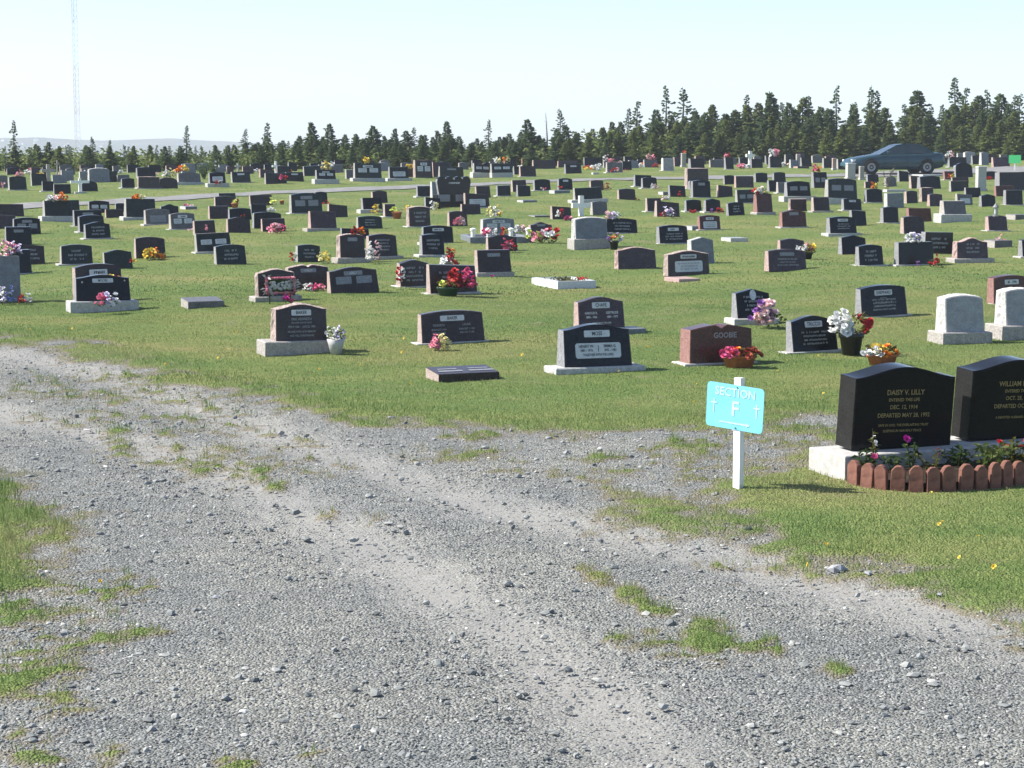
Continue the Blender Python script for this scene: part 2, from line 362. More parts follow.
def lane():
    V = []; F = []
    P = []
    for i in range(len(lane_a) - 1):
        for k in range(8):
            t = k / 8; P.append([np.array(lane_a[i]) * (1-t) + np.array(lane_a[i+1]) * t, np.array(lane_b[i]) * (1-t) + np.array(lane_b[i+1]) * t])
    for a, b in P:
        for k in range(7):
            p = a + (b - a) * k / 6; V.append((p[0], p[1], float(gz(p[0], p[1])) + .055 + .012 * math.sin(math.pi * k / 6)))
    n = len(P)
    for i in range(n - 1):
        for k in range(6): F.append((i*7+k, i*7+k+1, (i+1)*7+k+1, (i+1)*7+k))
    m = plain('worn_asphalt', (.19,.19,.187), .9, .2, .22, 3, bump=.2)
    tag(mk('asphalt_lane', V, F, m), kind='structure')
lane()

# ------------------------------------------------------------ grass blades and loose stones
rs = np.random.RandomState(5)
def frustum_points(n, y0, y1, p=1.0):
    y = y0 + (y1 - y0) * rs.rand(n) ** p
    x = (rs.rand(n) * 2 - 1) * (y * .275 + 2.4); return x, y
def blades(name, x, y, h, w, mat, lean=.5):
    n = len(x); a = rs.rand(n) * 6.283; z = lawn_z(x, y) - .004
    h = h * (.6 + .8 * rs.rand(n)); le = lean * h * rs.rand(n); b = rs.rand(n) * 6.283
    dx, dy = np.cos(a) * w / 2, np.sin(a) * w / 2
    tx, ty = np.cos(b) * le, np.sin(b) * le
    V = np.stack([np.stack([x-dx, y-dy, z], -1), np.stack([x+dx, y+dy, z], -1),
                  np.stack([x+dx*.7+tx*.4, y+dy*.7+ty*.4, z+h*.6], -1), np.stack([x+tx, y+ty, z+h], -1), np.stack([x-dx*.7+tx*.4, y-dy*.7+ty*.4, z+h*.6], -1)], 1)
    i0 = (np.arange(n) * 5)[:, None]
    F = np.concatenate([i0 + np.array([[0,1,2]]), i0 + np.array([[0,2,4]]), i0 + np.array([[4,2,3]])], 0)
    cl = np.clip((fbm(x * .6, y, .55, 21) - .5) * 2.1 + (fbm(x, y, 2.5, 22) - .5) * .5 + .42, 0, .85) * .62 + rs.rand(n) * .42
    return mk_np(name, V.reshape(-1, 3), F, mat, attrs={'tint': np.repeat(cl, 5)})
def grassmat():
    m, n, l, b = nt('grass_blades'); a = n.new('ShaderNodeAttribute'); a.attribute_name = 'tint'
    r = n.new('ShaderNodeValToRGB'); e = r.color_ramp.elements; e.new(.5); e.new(.7)
    for k, (p, c) in enumerate([(.16, (.072,.146,.038)), (.40, (.136,.212,.058)), (.64, (.205,.245,.086)), (.88, (.33,.285,.155))]): e[k].position = p; e[k].color = (*c, 1)
    l.new(a.outputs['Fac'], r.inputs[0]); l.new(r.outputs[0], b.inputs['Base Color']); b.inputs['Roughness'].default_value = .6; b.inputs['Specular IOR Level'].default_value = .3
    tr = n.new('ShaderNodeBsdfTranslucent'); l.new(r.outputs[0], tr.inputs[0]); ms = n.new('ShaderNodeMixShader'); ms.inputs[0].default_value = .35
    l.new(b.outputs[0], ms.inputs[1]); l.new(tr.outputs[0], ms.inputs[2]); l.new(ms.outputs[0], n['Material Output'].inputs[0]); return m
GM = grassmat()
def grass():
    x, y = frustum_points(470000, 9.3, 34, .85); g = masks(x, y)
    k = (g * (.45 + 1.1 * fbm(x, y, 1.6, 31)) > .18 + .75 * rs.rand(len(x))); x, y = x[k], y[k]
    hh = .013 + .018 * fbm(x, y, 1.1, 41)
    # longer tufts along the edge of the gravel and in the weeds
    sdv = sdist(x, y, GRAVEL); hh = hh + .022 * np.exp(-((sdv + .35) / .4) ** 2) * fbm(x, y, 2.1, 43) * 1.6 + .06 * fbm(x, y, 3.1, 45) * (sdv > .2) + .012 * (sdist(x, y, LEFTG) > -.15)
    o1 = blades('lawn_grass', x, y, hh, .0055, GM, .8); tag(o1, 'mown green lawn grass around the headstones and gravel', 'grass', kind='stuff')
    x, y = frustum_points(150000, 34, 100, 1.3); o2 = blades('far_lawn_grass', x, y, .022, .016, GM, .9)
    tag(o2, 'mown lawn grass between the distant rows of headstones', 'grass', kind='stuff')
grass()
def stones():
    phi = (1 + 5 ** .5) / 2
    B = np.array([(-1,phi,0),(1,phi,0),(-1,-phi,0),(1,-phi,0),(0,-1,phi),(0,1,phi),(0,-1,-phi),(0,1,-phi),(phi,0,-1),(phi,0,1),(-phi,0,-1),(-phi,0,1)]) / 1.9
    T = np.array([(0,11,5),(0,5,1),(0,1,7),(0,7,10),(0,10,11),(1,5,9),(5,11,4),(11,10,2),(10,7,6),(7,1,8),(3,9,4),(3,4,2),(3,2,6),(3,6,8),(3,8,9),(4,9,5),(2,4,11),(6,2,10),(8,6,7),(9,8,1)])
    N = 140000; x, y = frustum_points(N, 9.2, 27, 1.25); g = masks(x, y)
    dens = .35 + 1.1 * fbm(x, y, .9, 51)
    k = (g < .55) & (rs.rand(N) < dens); x, y = x[k], y[k]; n = len(x)
    tk_ = track_at(x, y); kk = rs.rand(n) > tk_ * .42; x, y = x[kk], y[kk]; n = len(x)
    s = .0038 + .0062 * rs.rand(n) ** 2 + (.02 * rs.rand(n) ** 2) * (rs.rand(n) < .05) + .018 * (rs.rand(n) < .0012)
    s = s * (.7 + .6 * fbm(x, y, .7, 61))
    J = 1 + .32 * (rs.rand(n, 12, 1) - .5) * 2
    sc = np.stack([.8 + .9 * rs.rand(n), .8 + .5 * rs.rand(n), .45 + .5 * rs.rand(n)], -1)[:, None, :]
    V = B[None] * J * sc * s[:, None, None]; a = rs.rand(n) * 6.283; c, d = np.cos(a)[:, None], np.sin(a)[:, None]
    VX = V[..., 0] * c - V[..., 1] * d; VY = V[..., 0] * d + V[..., 1] * c
    z = lawn_z(x, y)
    V = np.stack([VX + x[:, None], VY + y[:, None], V[..., 2] + (z + s * .25)[:, None]], -1)
    F = (T[None] + (np.arange(n) * 12)[:, None, None]).reshape(-1, 3)
    t = np.clip(rs.normal(.45, .2, n), 0, 1); t = np.where(rs.rand(n) < .012, 1.0, t)
    m, nn, l, b = nt('slate_gravel'); at_ = nn.new('ShaderNodeAttribute'); at_.attribute_name = 'tint'
    r = nn.new('ShaderNodeValToRGB'); e = r.color_ramp.elements; e.new(.4); e.new(.8)
    for q, (p, cc) in enumerate([(0, (.085,.092,.092)), (.45, (.208,.219,.213)), (.85, (.34,.342,.322)), (1, (.60,.58,.54))]): e[q].position = p; e[q].color = (*cc, 1)
    l.new(at_.outputs['Fac'], r.inputs[0]); l.new(r.outputs[0], b.inputs['Base Color']); b.inputs['Roughness'].default_value = .8
    o = mk_np('gravel', V.reshape(-1, 3), F, m, attrs={'tint': np.repeat(t, 12)})
    tag(o, 'loose grey slate gravel lying on the track', 'gravel', kind='stuff')
    return m
GRAVELMAT = stones()

# ------------------------------------------------------------ headstones
def yaw_at(u): return R(22.5) - .32 * math.atan((u - 512) / FPX)
HEART = [(-.49,.55),(-.505,.70),(-.49,.85),(-.44,.955),(-.375,.99),(-.31,.965),(-.265,.885),(-.25,.85),(-.235,.885),(-.19,.965),(-.125,.985),(-.06,.95),(-.02,.86),(0,.80),(.02,.86),(.06,.95),(.125,.985),(.19,.965),(.235,.885),(.25,.85),(.265,.885),(.31,.965),(.375,.99),(.44,.955),(.49,.85),(.505,.70),(.49,.55)]
def profile(kind, w, h, n=13):
    s = {'serp': .13, 'arch': .09, 'flat': 0, 'peak': .15, 'round': .33, 'book': .11, 'slope': .1, 'tall': .10, 'ogee': .2}.get(kind, .1) * min(h, w * .8)
    P = []
    for k in range(n * 2 + 1):
        t = k / (2 * n) * 2 - 1; x = t * .5 * w
        if kind == 'serp': z = h - s + s * (.5 + .5 * math.cos(math.pi * t)) ** .85
        elif kind == 'ogee': z = h - s + s * (.5 + .5 * math.cos(math.pi * t)) ** 1.6
        elif kind in ('arch', 'tall'): z = h - s * t * t
        elif kind == 'round': z = h - s * (1 - math.sqrt(max(0, 1 - t * t * .98)))
        elif kind == 'peak': z = h - s * abs(t)
        elif kind == 'slope': z = h - s * (t * .5 + .5)
        elif kind == 'book': z = h - s * (abs(abs(t) - .22) / .78) ** 1.25 if abs(t) > .22 else h - s * .75 * ((.22 - abs(t)) / .22) ** 1.5
        else: z = h
        P.append((x, z))
    if kind == 'flat': P = [P[0], P[len(P)//2], P[-1]]
    if kind == 'hearts': P = [(x * w, z * h) for x, z in HEART]
    return P
def tablet(w, h, tb, tt, kind, mats, parent, rock=False, taper=.03, name='tablet'):
    """upright slab: vertical back, front face leaning back from tb thick at the foot to tt at the top. Front foot on y=0."""
    top = profile(kind, w * (1 - taper), h)
    if kind == 'hearts': out = [(-w*.44, 0), (w*.44, 0)] + [(w*.475, h*.35)] + top[::-1] + [(-w*.475, h*.35)]
    elif rock:
        out = []
        L = 6
        for k in range(L): out.append((-w/2 + w * k / L, 0))
        hr = top[-1][1]; hl = top[0][1]
        for k in range(L): out.append((w/2 * (1 - taper * k / L), hr * k / L))
        out += top[::-1]
        for k in range(L - 1, 0, -1): out.append((-w/2 * (1 - taper * k / L), hl * k / L))
    else: out = [(-w/2, 0), (w/2, 0)] + top[::-1]
    n = len(out); lean = (tb - tt) / h
    b = min(.012, .12 * tt) if not rock else .014
    cx, cz = 0, h * .5
    D = 5 if rock else 1
    V = []; rr = random.Random(int(w * 9999) + int(h * 7777))
    def ringin(y, d):
        return [(x - math.copysign(min(d, abs(x)), x), y + lean * z * (y < tb * .5), z - (d if z > .02 else 0)) for x, z in out]
    rings = [[(x - math.copysign(min(b, abs(x)), x), lean * z, z - (b if z > .02 else 0)) for x, z in out]]
    for k in range(D + 1):
        f = k / D; row = []
        for x, z in out:
            y0 = lean * z + b * .8; y = y0 + (tb - y0) * f
            j = 0
            if rock and 0 < k < D: j = rr.uniform(-.004, .026)
            nx, nz = (x / (w * .5)), (1 if z > h * .8 else 0)
            if rock: row.append((x + math.copysign(j, x) * (abs(nx) > .9), y + rr.uniform(-.01, .01) * (0 < k < D), z + (j * .7 if nz and abs(nx) < .97 else 0)))
            else: row.append((x, y, z))
        rings.append(row)
    V = [p for r_ in rings for p in r_]; F = []; I = []
    F.append(list(range(n))); I.append(0)
    m = len(rings)
    for j in range(m - 1):
        for k in range(n):
            k2 = (k + 1) % n; F.append([j*n+k, (j+1)*n+k, (j+1)*n+k2, j*n+k2])
            a, c = out[k], out[k2]; topf = (a[1] + c[1]) / 2 > h * .55 and abs(c[0] - a[0]) > abs(c[1] - a[1]) * .8
            I.append(0 if j == 0 else (2 if topf else 1))
    F.append([(m-1)*n + k for k in range(n)][::-1]); I.append(1)
    return mk(name, V, F, mats, I, parent), lean
def facebox(x0, x1, z0, z1, lean, off, y0, name, mat, parent, r=.0):
    """thin plate lying on the leaning front face"""
    mb = MB(); c = min(r, (x1-x0)*.2, (z1-z0)*.4)
    P = [(x0+c,z0),(x1-c,z0),(x1,z0+c),(x1,z1-c),(x1-c,z1),(x0+c,z1),(x0,z1-c),(x0,z0+c)] if c > 0 else [(x0,z0),(x1,z0),(x1,z1),(x0,z1)]
    n = len(P); V = [(x, y0 + lean * z - off, z) for x, z in P] + [(x, y0 + lean * z + .004, z) for x, z in P]
    F = [list(range(n))] + [[k, n + k, n + (k+1) % n, (k+1) % n] for k in range(n)]
    return mk(name, V, F, mat, None, parent)
def text_geo(s, size, bold=False, narrow=1.0):
    cu = bpy.data.curves.new('t', 'FONT'); cu.body = s; cu.size = size; cu.align_x = 'CENTER'; cu.align_y = 'CENTER'; cu.resolution_u = 2
    if bold: cu.offset = size * .018
    o = bpy.data.objects.new('t', cu); COL.objects.link(o)
    bpy.context.view_layer.update()
    me = bpy.data.meshes.new_from_object(o.evaluated_get(bpy.context.evaluated_depsgraph_get()))
    V = [(v.co.x * narrow, v.co.y) for v in me.vertices]; F = [list(p.vertices) for p in me.polygons]
    bpy.data.objects.remove(o); bpy.data.curves.remove(cu); bpy.data.meshes.remove(me)
    return V, F
def lettering(lines, lean, y0, off, mat, parent, hb=0.0, name='lettering'):
    """lines: (text, x, z, size[, narrow]) -> one mesh on the front face"""
    mb = MB()
    for ln in lines:
        s, x, z, size = ln[:4]; nw = ln[4] if len(ln) > 4 else .9
        V, F = text_geo(s, size, True, nw)
        mb.add([(x + a, y0 + lean * (z - hb + b) - off, z + b) for a, b in V], F)
    return mb.build(name, mat, parent)
def scribble(x0, x1, z0, z1, lean, y0, off, mat, parent, rows, seed, hb=0.0, fill=.55, name='lettering'):
    """worn inscription too small to read: short uneven strokes in rows"""
    rr = random.Random(seed); mb = MB(); rh = (z1 - z0) / rows
    for r_ in range(rows):
        ln = rr.uniform(.6, 1.0) * (x1 - x0); xa = (x0 + x1) / 2 - ln / 2; x = xa; zc = z1 - (r_ + .5) * rh; ch = rh * fill
        while x < xa + ln:
            cw = ch * rr.uniform(.35, .7)
            if rr.random() < .16: x += cw; continue
            k = rr.randrange(3); t = ch * .2
            segs = [(x, x + t, -.5, .5)] + ([(x, x + cw, .5 - .22, .5), (x, x + cw, -.12, .1)] if k == 0 else [(x + cw - t, x + cw, -.5, .5), (x, x + cw, -.1, .1)] if k == 1 else [(x, x + cw, -.5, -.28), (x + cw - t, x + cw, -.5, .3)])
            for q, (a, b, c, d) in enumerate(segs):
                V = [(p, y0 + lean * (zz - hb) - off - q * .0006, zz) for p, zz in ((a, zc + c*ch), (b, zc + c*ch), (b, zc + d*ch), (a, zc + d*ch))]
                mb.add(V, [(0,1,2,3)])
            x += cw * 1.25
    return mb.build(name, mat, parent)
TOPMAT = {}
STONES = {}; PX = []
def stone(uL, uR, vT, vB, kind, col, opts, label, group='granite headstones on the lawn', cat='headstone', name='headstone'):
    O = {}
    for tk in opts.split():
        k = tk[0]
        if tk[:2] in ('N:',): O['N'] = tk[2:]
        else: O[k] = tk[1:] if len(tk) > 1 else '1'
    uc = (uL + uR) / 2; x0, y0 = at(uc, vB); s = ppm(y0)
    yaw = yaw_at(uc) + R(float(O['y'])) if 'y' in O else yaw_at(uc) + R(rnd.uniform(-2.5, 2.5))
    th = yaw + math.atan((uc - 512) / FPX)
    hpx = vB - vT; H = hpx / s; hb = float(O.get('b', 0)) / s
    wpx = uR - uL
    if 't' in O: tb = float(O['t'])
    else: tb = min(.30, .34 * H + .06)
    w = max(.12, (wpx / s - tb * math.sin(th)) / math.cos(th))
    if H - hb < .08: hb = max(0, H - .08)
    h = H - hb
    uF = (uL + tb * math.sin(th) * s + uR) / 2
    seps = (vB - 150 + .0) / FPX + SLOPE
    vC = vB - (w / 2) * s * math.sin(yaw) * seps
    x, y = at(uF, vC)
    z = float(lawn_z(np.array([x]), np.array([y]))[0]) - .012
    big = hpx * wpx > 250
    tilt = R(float(O.get('l', rnd.gauss(0, .9))))
    root = empty(name, (x, y, z), yaw, R(rnd.gauss(0, 1.2)) if 'l' not in O else 0, tilt)
    tag(root, label, cat, group)
    fm, sm = GR[col]
    rock = 'r' in O
    top = sm if (rock or O.get('m')) else fm
    mats = [fm, sm, top]
    tt = tb * (float(O['a']) if 'a' in O else (.62 if not rock else .75))
    fy = 0.0
    if hb > 0:
        ov = float(O.get('v', 0)) / s if 'v' in O else .09
        fy = min(.07, ov) if hb > .05 else .03
        bb = MB(); bm = GR['M'][1] if col in 'KPDG' else GR['G'][1]
        if hb > .08:   # pitched block
            bb.box(-w/2 - ov, w/2 + ov, -fy, tb + .06, -.03, hb, 0, .012)
        else: bb.box(-w/2 - ov, w/2 + ov, -fy, tb + .06, -.03, hb, 0, .006)
        bb.build('base', bm if 'c' not in O else M['pale_concrete'], root)
    if 's' in O:
        bb = MB(); sl = float(O['s']) / s if O['s'] != '1' else .075
        bb.box(-w/2 - sl, w/2 + sl * .8, -.025, tb + .07, -.05, .035, 0, .008); bb.build('base', M['pale_concrete'], root)
    tob, lean = tablet(w, h, tb, tt, kind, mats, root, rock)
    if hb > 0: tob.location.z = hb
    # plates and inscriptions are in root space: z counted from the ground, lean from the foot of the tablet
    def fb(a, b, c, d, off, nm, mat, r=.0):
        o = facebox(a*w, b*w, c*h, d*h, lean, off, 0, nm, mat, root, r); o.location.z = hb; return o
    dim = M['panel_dim'] if 'd' in O else M['panel']
    seed = int(uL * 7 + vT * 131)
    if 'n' in O or 'N' in O:
        fb(-.19, .19, .70, .86, .004, 'name_panel', dim, .01)
        if 'N' in O:
            lettering([(O['N'], 0, .78*h, .135*h, .8)], lean, 0, .0065, M['ink'] if 'd' not in O else M['faint'], root).location.z = hb
        elif big: scribble(-.15*w, .15*w, .73*h, .83*h, lean, 0, .0065, M['ink'] if 'd' not in O else M['faint'], root, 1, seed, fill=.8).location.z = hb
    if 'p' in O:
        fb(-.33, .33, .16, .60, .004, 'inscription_plate', dim, .02)
        if big: scribble(-.29*w, .29*w, .22*h, .56*h, lean, 0, .0065, M['faint'], root, 3, seed + 1).location.z = hb
    if '2' in O:
        for q in (-1, 1):
            fb(q*.21-.16, q*.21+.16, .38, .66, .004, 'inscription_plate', dim, .01)
            if big: scribble((q*.21-.13)*w, (q*.21+.13)*w, .41*h, .63*h, lean, 0, .0065, M['faint'], root, 2, seed + q).location.z = hb
    if 'e' in O and not ('p' in O or '2' in O):
        z1 = .62 if ('n' in O or 'N' in O) else .8
        scribble(-.3*w, .3*w, .22*h, z1*h, lean, 0, .004, M['faint'] if col not in 'WM' else M['panel_dim'], root, 4 if hpx > 25 else 3, seed + 5, fill=.5).location.z = hb
    if 'o' in O:
        mb = MB(); V = []; ow, oh = .05, .075
        V = [(ow*math.cos(t*.3142), lean*(.80*h+oh*math.sin(t*.3142)) - .005, .80*h + oh*math.sin(t*.3142)) for t in range(20)]
        mb.add(V, [list(range(20))]); mb.build('oval_portrait', M['panel'], root).location.z = hb
    STONES[label] = (root, w, h, hb, lean, s, tb); PX.append((uL, uR, vT, vB, root, h + hb, tb))
    return root

def ledger(uL, uR, vT, vB, col, label, hh=None, dd=.42, wedge=True, group='low flat grave markers', yaw=None):
    uc = (uL + uR) / 2; x0, y0 = at(uc, vB); s = ppm(y0); yw = yaw_at(uc) if yaw is None else yaw; th = yw + math.atan((uc-512)/FPX)
    seps = (vB - 150) / FPX + SLOPE
    w = max(.3, ((uR-uL)/s - dd*math.sin(th)) / math.cos(th)); uF = (uL + dd*math.sin(th)*s + uR)/2
    x, y = at(uF, vB - w/2*s*math.sin(yw)*seps); z = float(lawn_z(np.array([x]), np.array([y]))[0]) - .01
    hback = max(.05, (vB - vT)/s - dd*math.cos(th)*seps - (w*math.sin(yw)*seps)*.5) if hh is None else hh
    hf = hback * (.72 if wedge else 1)
    root = tag(empty('grave_marker', (x, y, z), yw), label, 'grave marker', group)
    b = .008
    V = [(-w/2,0,-.03),(w/2,0,-.03),(w/2,dd,-.03),(-w/2,dd,-.03),(-w/2,0,hf-b),(w/2,0,hf-b),(w/2,dd,hback-b),(-w/2,dd,hback-b),(-w/2+b,b,hf),(w/2-b,b,hf),(w/2-b,dd-b,hback),(-w/2+b,dd-b,hback)]
    F = [(0,3,2,1),(0,1,5,4),(1,2,6,5),(2,3,7,6),(3,0,4,7),(4,5,9,8),(5,6,10,9),(6,7,11,10),(7,4,8,11),(8,9,10,11)]
    fm, sm = GR[col] if col in GR else (M[col], M[col])
    mk('block', V, F, [fm, sm], [1,1 if col == 'W' else 0,1,1,1,0,0,0,0,0], root)
    return root, w, hf, hback, dd

def grave_cross(u, vT, vB, arm_px, th_px, mat, label, vArm, slab=None, group=None):
    x, y = at(u, vB); s = ppm(y); z = float(gz(x, y)); h = (vB-vT)/s; t = th_px/s/2; a = arm_px/s/2; za = (vB-vArm)/s
    root = tag(empty('grave_cross', (x, y, z + .02), yaw_at(u)), label, 'grave cross', group)
    mb = MB(); d = t*.8
    P = [(-t,-.03),(t,-.03),(t,za-t),(a,za-t),(a,za+t),(t,za+t),(t,h),(-t,h),(-t,za+t),(-a,za+t),(-a,za-t),(-t,za-t)]
    n = len(P); V = [(p, -d, q) for p, q in P] + [(p, d, q) for p, q in P]
    mb.add(V, [list(range(n)), list(range(n, 2*n))[::-1]] + [[k, n+k, n+(k+1) % n, (k+1) % n] for k in range(n)])
    mb.build('cross', mat, root)
    if slab:
        b = MB(); q = slab/s/2; b.box(-q, q, -q*.7, q*.7, -.03, .06, 0, .01); b.build('base', M['pale_concrete'], root)
    return root

# ------------------------------------------------------------ flowers
def rosette(mb, c, r, rr, i=0):
    ax = Vector((rr.uniform(-.7,.7), rr.uniform(-1,.25), rr.uniform(.2,1))).normalized(); a = ax.orthogonal().normalized(); b = ax.cross(a); c = Vector(c)
    for lay, (rad, up, n) in enumerate(((1.0, .12, 6), (.7, .42, 5), (.38, .62, 4))):
        o = rr.random() * 6
        for k in range(n):
            t = o + 6.283 * k / n; d = a*math.cos(t) + b*math.sin(t); e = a*-math.sin(t) + b*math.cos(t); wd = rad * .62 * r
            p0 = c + ax*(-.25*r); p1 = c + d*(rad*.62*r) + e*wd + ax*(up*r*.5); p2 = c + d*(rad*r*rr.uniform(.85,1.1)) + ax*(up*r); p3 = c + d*(rad*.62*r) - e*wd + ax*(up*r*.5)
            mb.add([p0, p1, p2, p3], [(0,1,2,3)], i)
def leaf(mb, c, d, L, wd, rr, i=0):
    d = Vector(d).normalized(); s = d.orthogonal().normalized(); s.rotate(Euler((0,0,0))); q = rr.random()*6.28
    s = (s*math.cos(q) + d.cross(s)*math.sin(q)); c = Vector(c); dr = Vector((0,0,-.25*L))
    mb.add([c, c + d*L*.5 + s*wd, c + d*L + dr, c + d*L*.5 - s*wd], [(0,1,2,3)], i)
def bouquet(u, vT, vB, wpx, cols, label, kind='bunch', on=None, group='flower bouquets at the graves', n=None, leafm='leaf', pot=.4, potw=.5, off=0.0, elev=0.0, seed=None, cat='bouquet', name='flower_bouquet', bk=False, vg=None):
    """flowers of the given colours filling wpx by (vB-vT) pixels at the ground point below (u, vB). elev: metres above ground"""
    x, y = at(u, vB)
    over = [p for p in PX if p[0]-2 < u < p[1]+3]
    near_top = min(over, key=lambda p: abs(p[2]-vB), default=None)
    if elev and near_top and abs(near_top[2]-vB) < 8 and near_top[0] <= u <= near_top[1]:   # lying on top of that headstone
        rt = near_top[4]; x, y = rt.location.x, rt.location.y + near_top[6]*.6; elev = near_top[5] - .05
        x = at(u, near_top[3])[0]
    elif elev:  # raised: the foot stands elev above the ground at a farther point
        d = ray(u, vB); t = (HCAM - elev) / (SLOPE*d[1]-d[2]); x, y = d[0]*t, d[1]*t
    else:       # in front of a headstone: its foot is at that stone's foot
        fr = [p[3] for p in over if p[2]+1 < vB <= p[3]+.6] if not bk else []
        if fr or vg:
            vg = vg or max(fr) + 1.2; x, y = at(u, vg); elev = max(0, (vg-vB)/ppm(y) - .02)
    s = ppm(y); rr = random.Random(seed or int(u*13 + vT*7)); Hh = (vB-vT)/s; Wd = wpx/s; z = float(lawn_z(np.array([x]), np.array([y]))[0]) + elev
    root = tag(empty(name, (x, y, z - .005), rr.uniform(0, .3)), label, cat, group)
    ph = Hh*pot if kind in ('pot','bowl','vase') else 0.0
    pr = Wd*potw/2
    if kind == 'pot':
        for_m = M['terracotta'] if 'terra' in leafm else M['black_plastic'] if 'black' in leafm else M['green_plastic'] if 'grn' in leafm else M['terracotta']
        mb = MB(); mb.lathe([(pr*.72,0),(pr*.95,ph*.8),(pr*1.06,ph*.8),(pr*1.08,ph),(pr*.95,ph),(pr*.9,ph*.9)], 18); mb.build('pot', for_m, root, True)
        sm_ = MB(); sm_.lathe([(pr*.92,ph*.86),(pr*.9,ph*.9)], 14); sm_.build('soil', M['soil'], root)
    elif kind == 'bowl':
        for_m = M['green_plastic'] if 'grn' in leafm else M['terracotta']
        mb = MB(); mb.lathe([(pr*.78,0),(pr*.96,ph*.75),(pr*1.04,ph*.75),(pr*1.06,ph),(pr*.95,ph),(pr*.9,ph*.85)], 22, sy=.55); mb.build('pot', for_m, root, True)
        sm_ = MB(); sm_.lathe([(pr*.92,ph*.8),(pr*.9,ph*.86)], 14, sy=.55); sm_.build('soil', M['soil'], root)
    elif kind == 'vase':
        mb = MB(); mb.lathe([(pr*.6,0),(pr*.85,ph*.6),(pr*1.05,ph),(pr*.95,ph),(pr*.8,ph*.85)], 14); mb.build('vase', M['grey_plastic'], root, True)
    c0 = Vector((0,0,ph*.8)); fh = Hh - ph
    lf = leafm.split('+')[0]; lm = M['leaf_olive'] if 'olive' in lf else M['leaf']
    big = Wd*s > 14
    mb = MB()
    for k in range((45 if kind == 'bunch' and not (n and n < 6) else 90) if big else 24):
        a = rr.random()*6.283; rad = rr.random()**.6; zz = rr.random()
        p = c0 + Vector((math.cos(a)*rad*Wd*.36, math.sin(a)*rad*Wd*.26, fh*zz*(.45 if kind == 'bunch' else .7)))
        leaf(mb, p, (math.cos(a), math.sin(a), rr.uniform(.2, 1.6)), Wd*rr.uniform(.09,.20), Wd*rr.uniform(.025,.05), rr)
    mb.build('leaves', lm, root)
    N = int((n or (26 if big else 13))*(1.9 if n is None or n > 6 else 1)); per = {}
    for k in range(N):
        cn = cols[k*len(cols)//N] if rr.random() < .8 else rr.choice(cols)
        ci = cols.index(cn); a = rr.random()*6.283; e = rr.random()**.5
        bias = ((ci + .5)/len(cols) - .5)*.75 if len(cols) > 1 else 0
        p = c0 + Vector((bias*Wd + math.cos(a)*e*Wd*.5*(.55 if len(cols) > 1 else 1), -.06*Wd + math.sin(a)*e*Wd*.28, fh*(.16 + .72*rr.random()*math.sqrt(max(0.05,1-e*e*.75)))))
        per.setdefault(cn, MB()); rosette(per[cn], p, Wd*rr.uniform(.085,.13)*(1 if big else 1.3)*(1.5 if N < 8 else 1), rr)
    for cn, mb in per.items(): mb.build('blossoms', petal_mat(cn), root)
    return root
def shrub(x, y, wd, h, label, mat, name='garden_plant', n=120, elev=0.0, group=None, flowers=None, blade=.10, up=1.0, cat='plant', seed=1):
    rr = random.Random(seed); z = float(lawn_z(np.array([x]), np.array([y]))[0]) + elev
    root = tag(empty(name, (x, y, z), 0), label, cat, group); mb = MB(); st = MB()
    tips = []
    for k in range(max(4, n//14)):
        a = rr.random()*6.283; e = rr.random()**.5; tip = Vector((math.cos(a)*e*wd*.5, math.sin(a)*e*wd*.5, h*rr.uniform(.55,1))); tips.append(tip)
        st.tube([(tip.x*.2, tip.y*.2, 0), (tip.x*.6, tip.y*.6, tip.z*.55), tip], .006, .003, 4)
        for q in range(14):
            t = rr.uniform(.15, 1); p = Vector((tip.x*t, tip.y*t, tip.z*t)); b = rr.random()*6.283
            leaf(mb, p, (math.cos(b), math.sin(b), rr.uniform(-.2, up)), blade*rr.uniform(.6,1.3), blade*.2, rr)
    st.build('stems', M['leaf_olive'], root); mb.build('leaves', mat, root)
    for cn, cnt, r in (flowers or []):
        fb_ = MB()
        for k in range(cnt): rosette(fb_, tips[k % len(tips)] + Vector((0,0,.01)), r, rr)
        fb_.build('blossoms', petal_mat(cn), root)
    return root

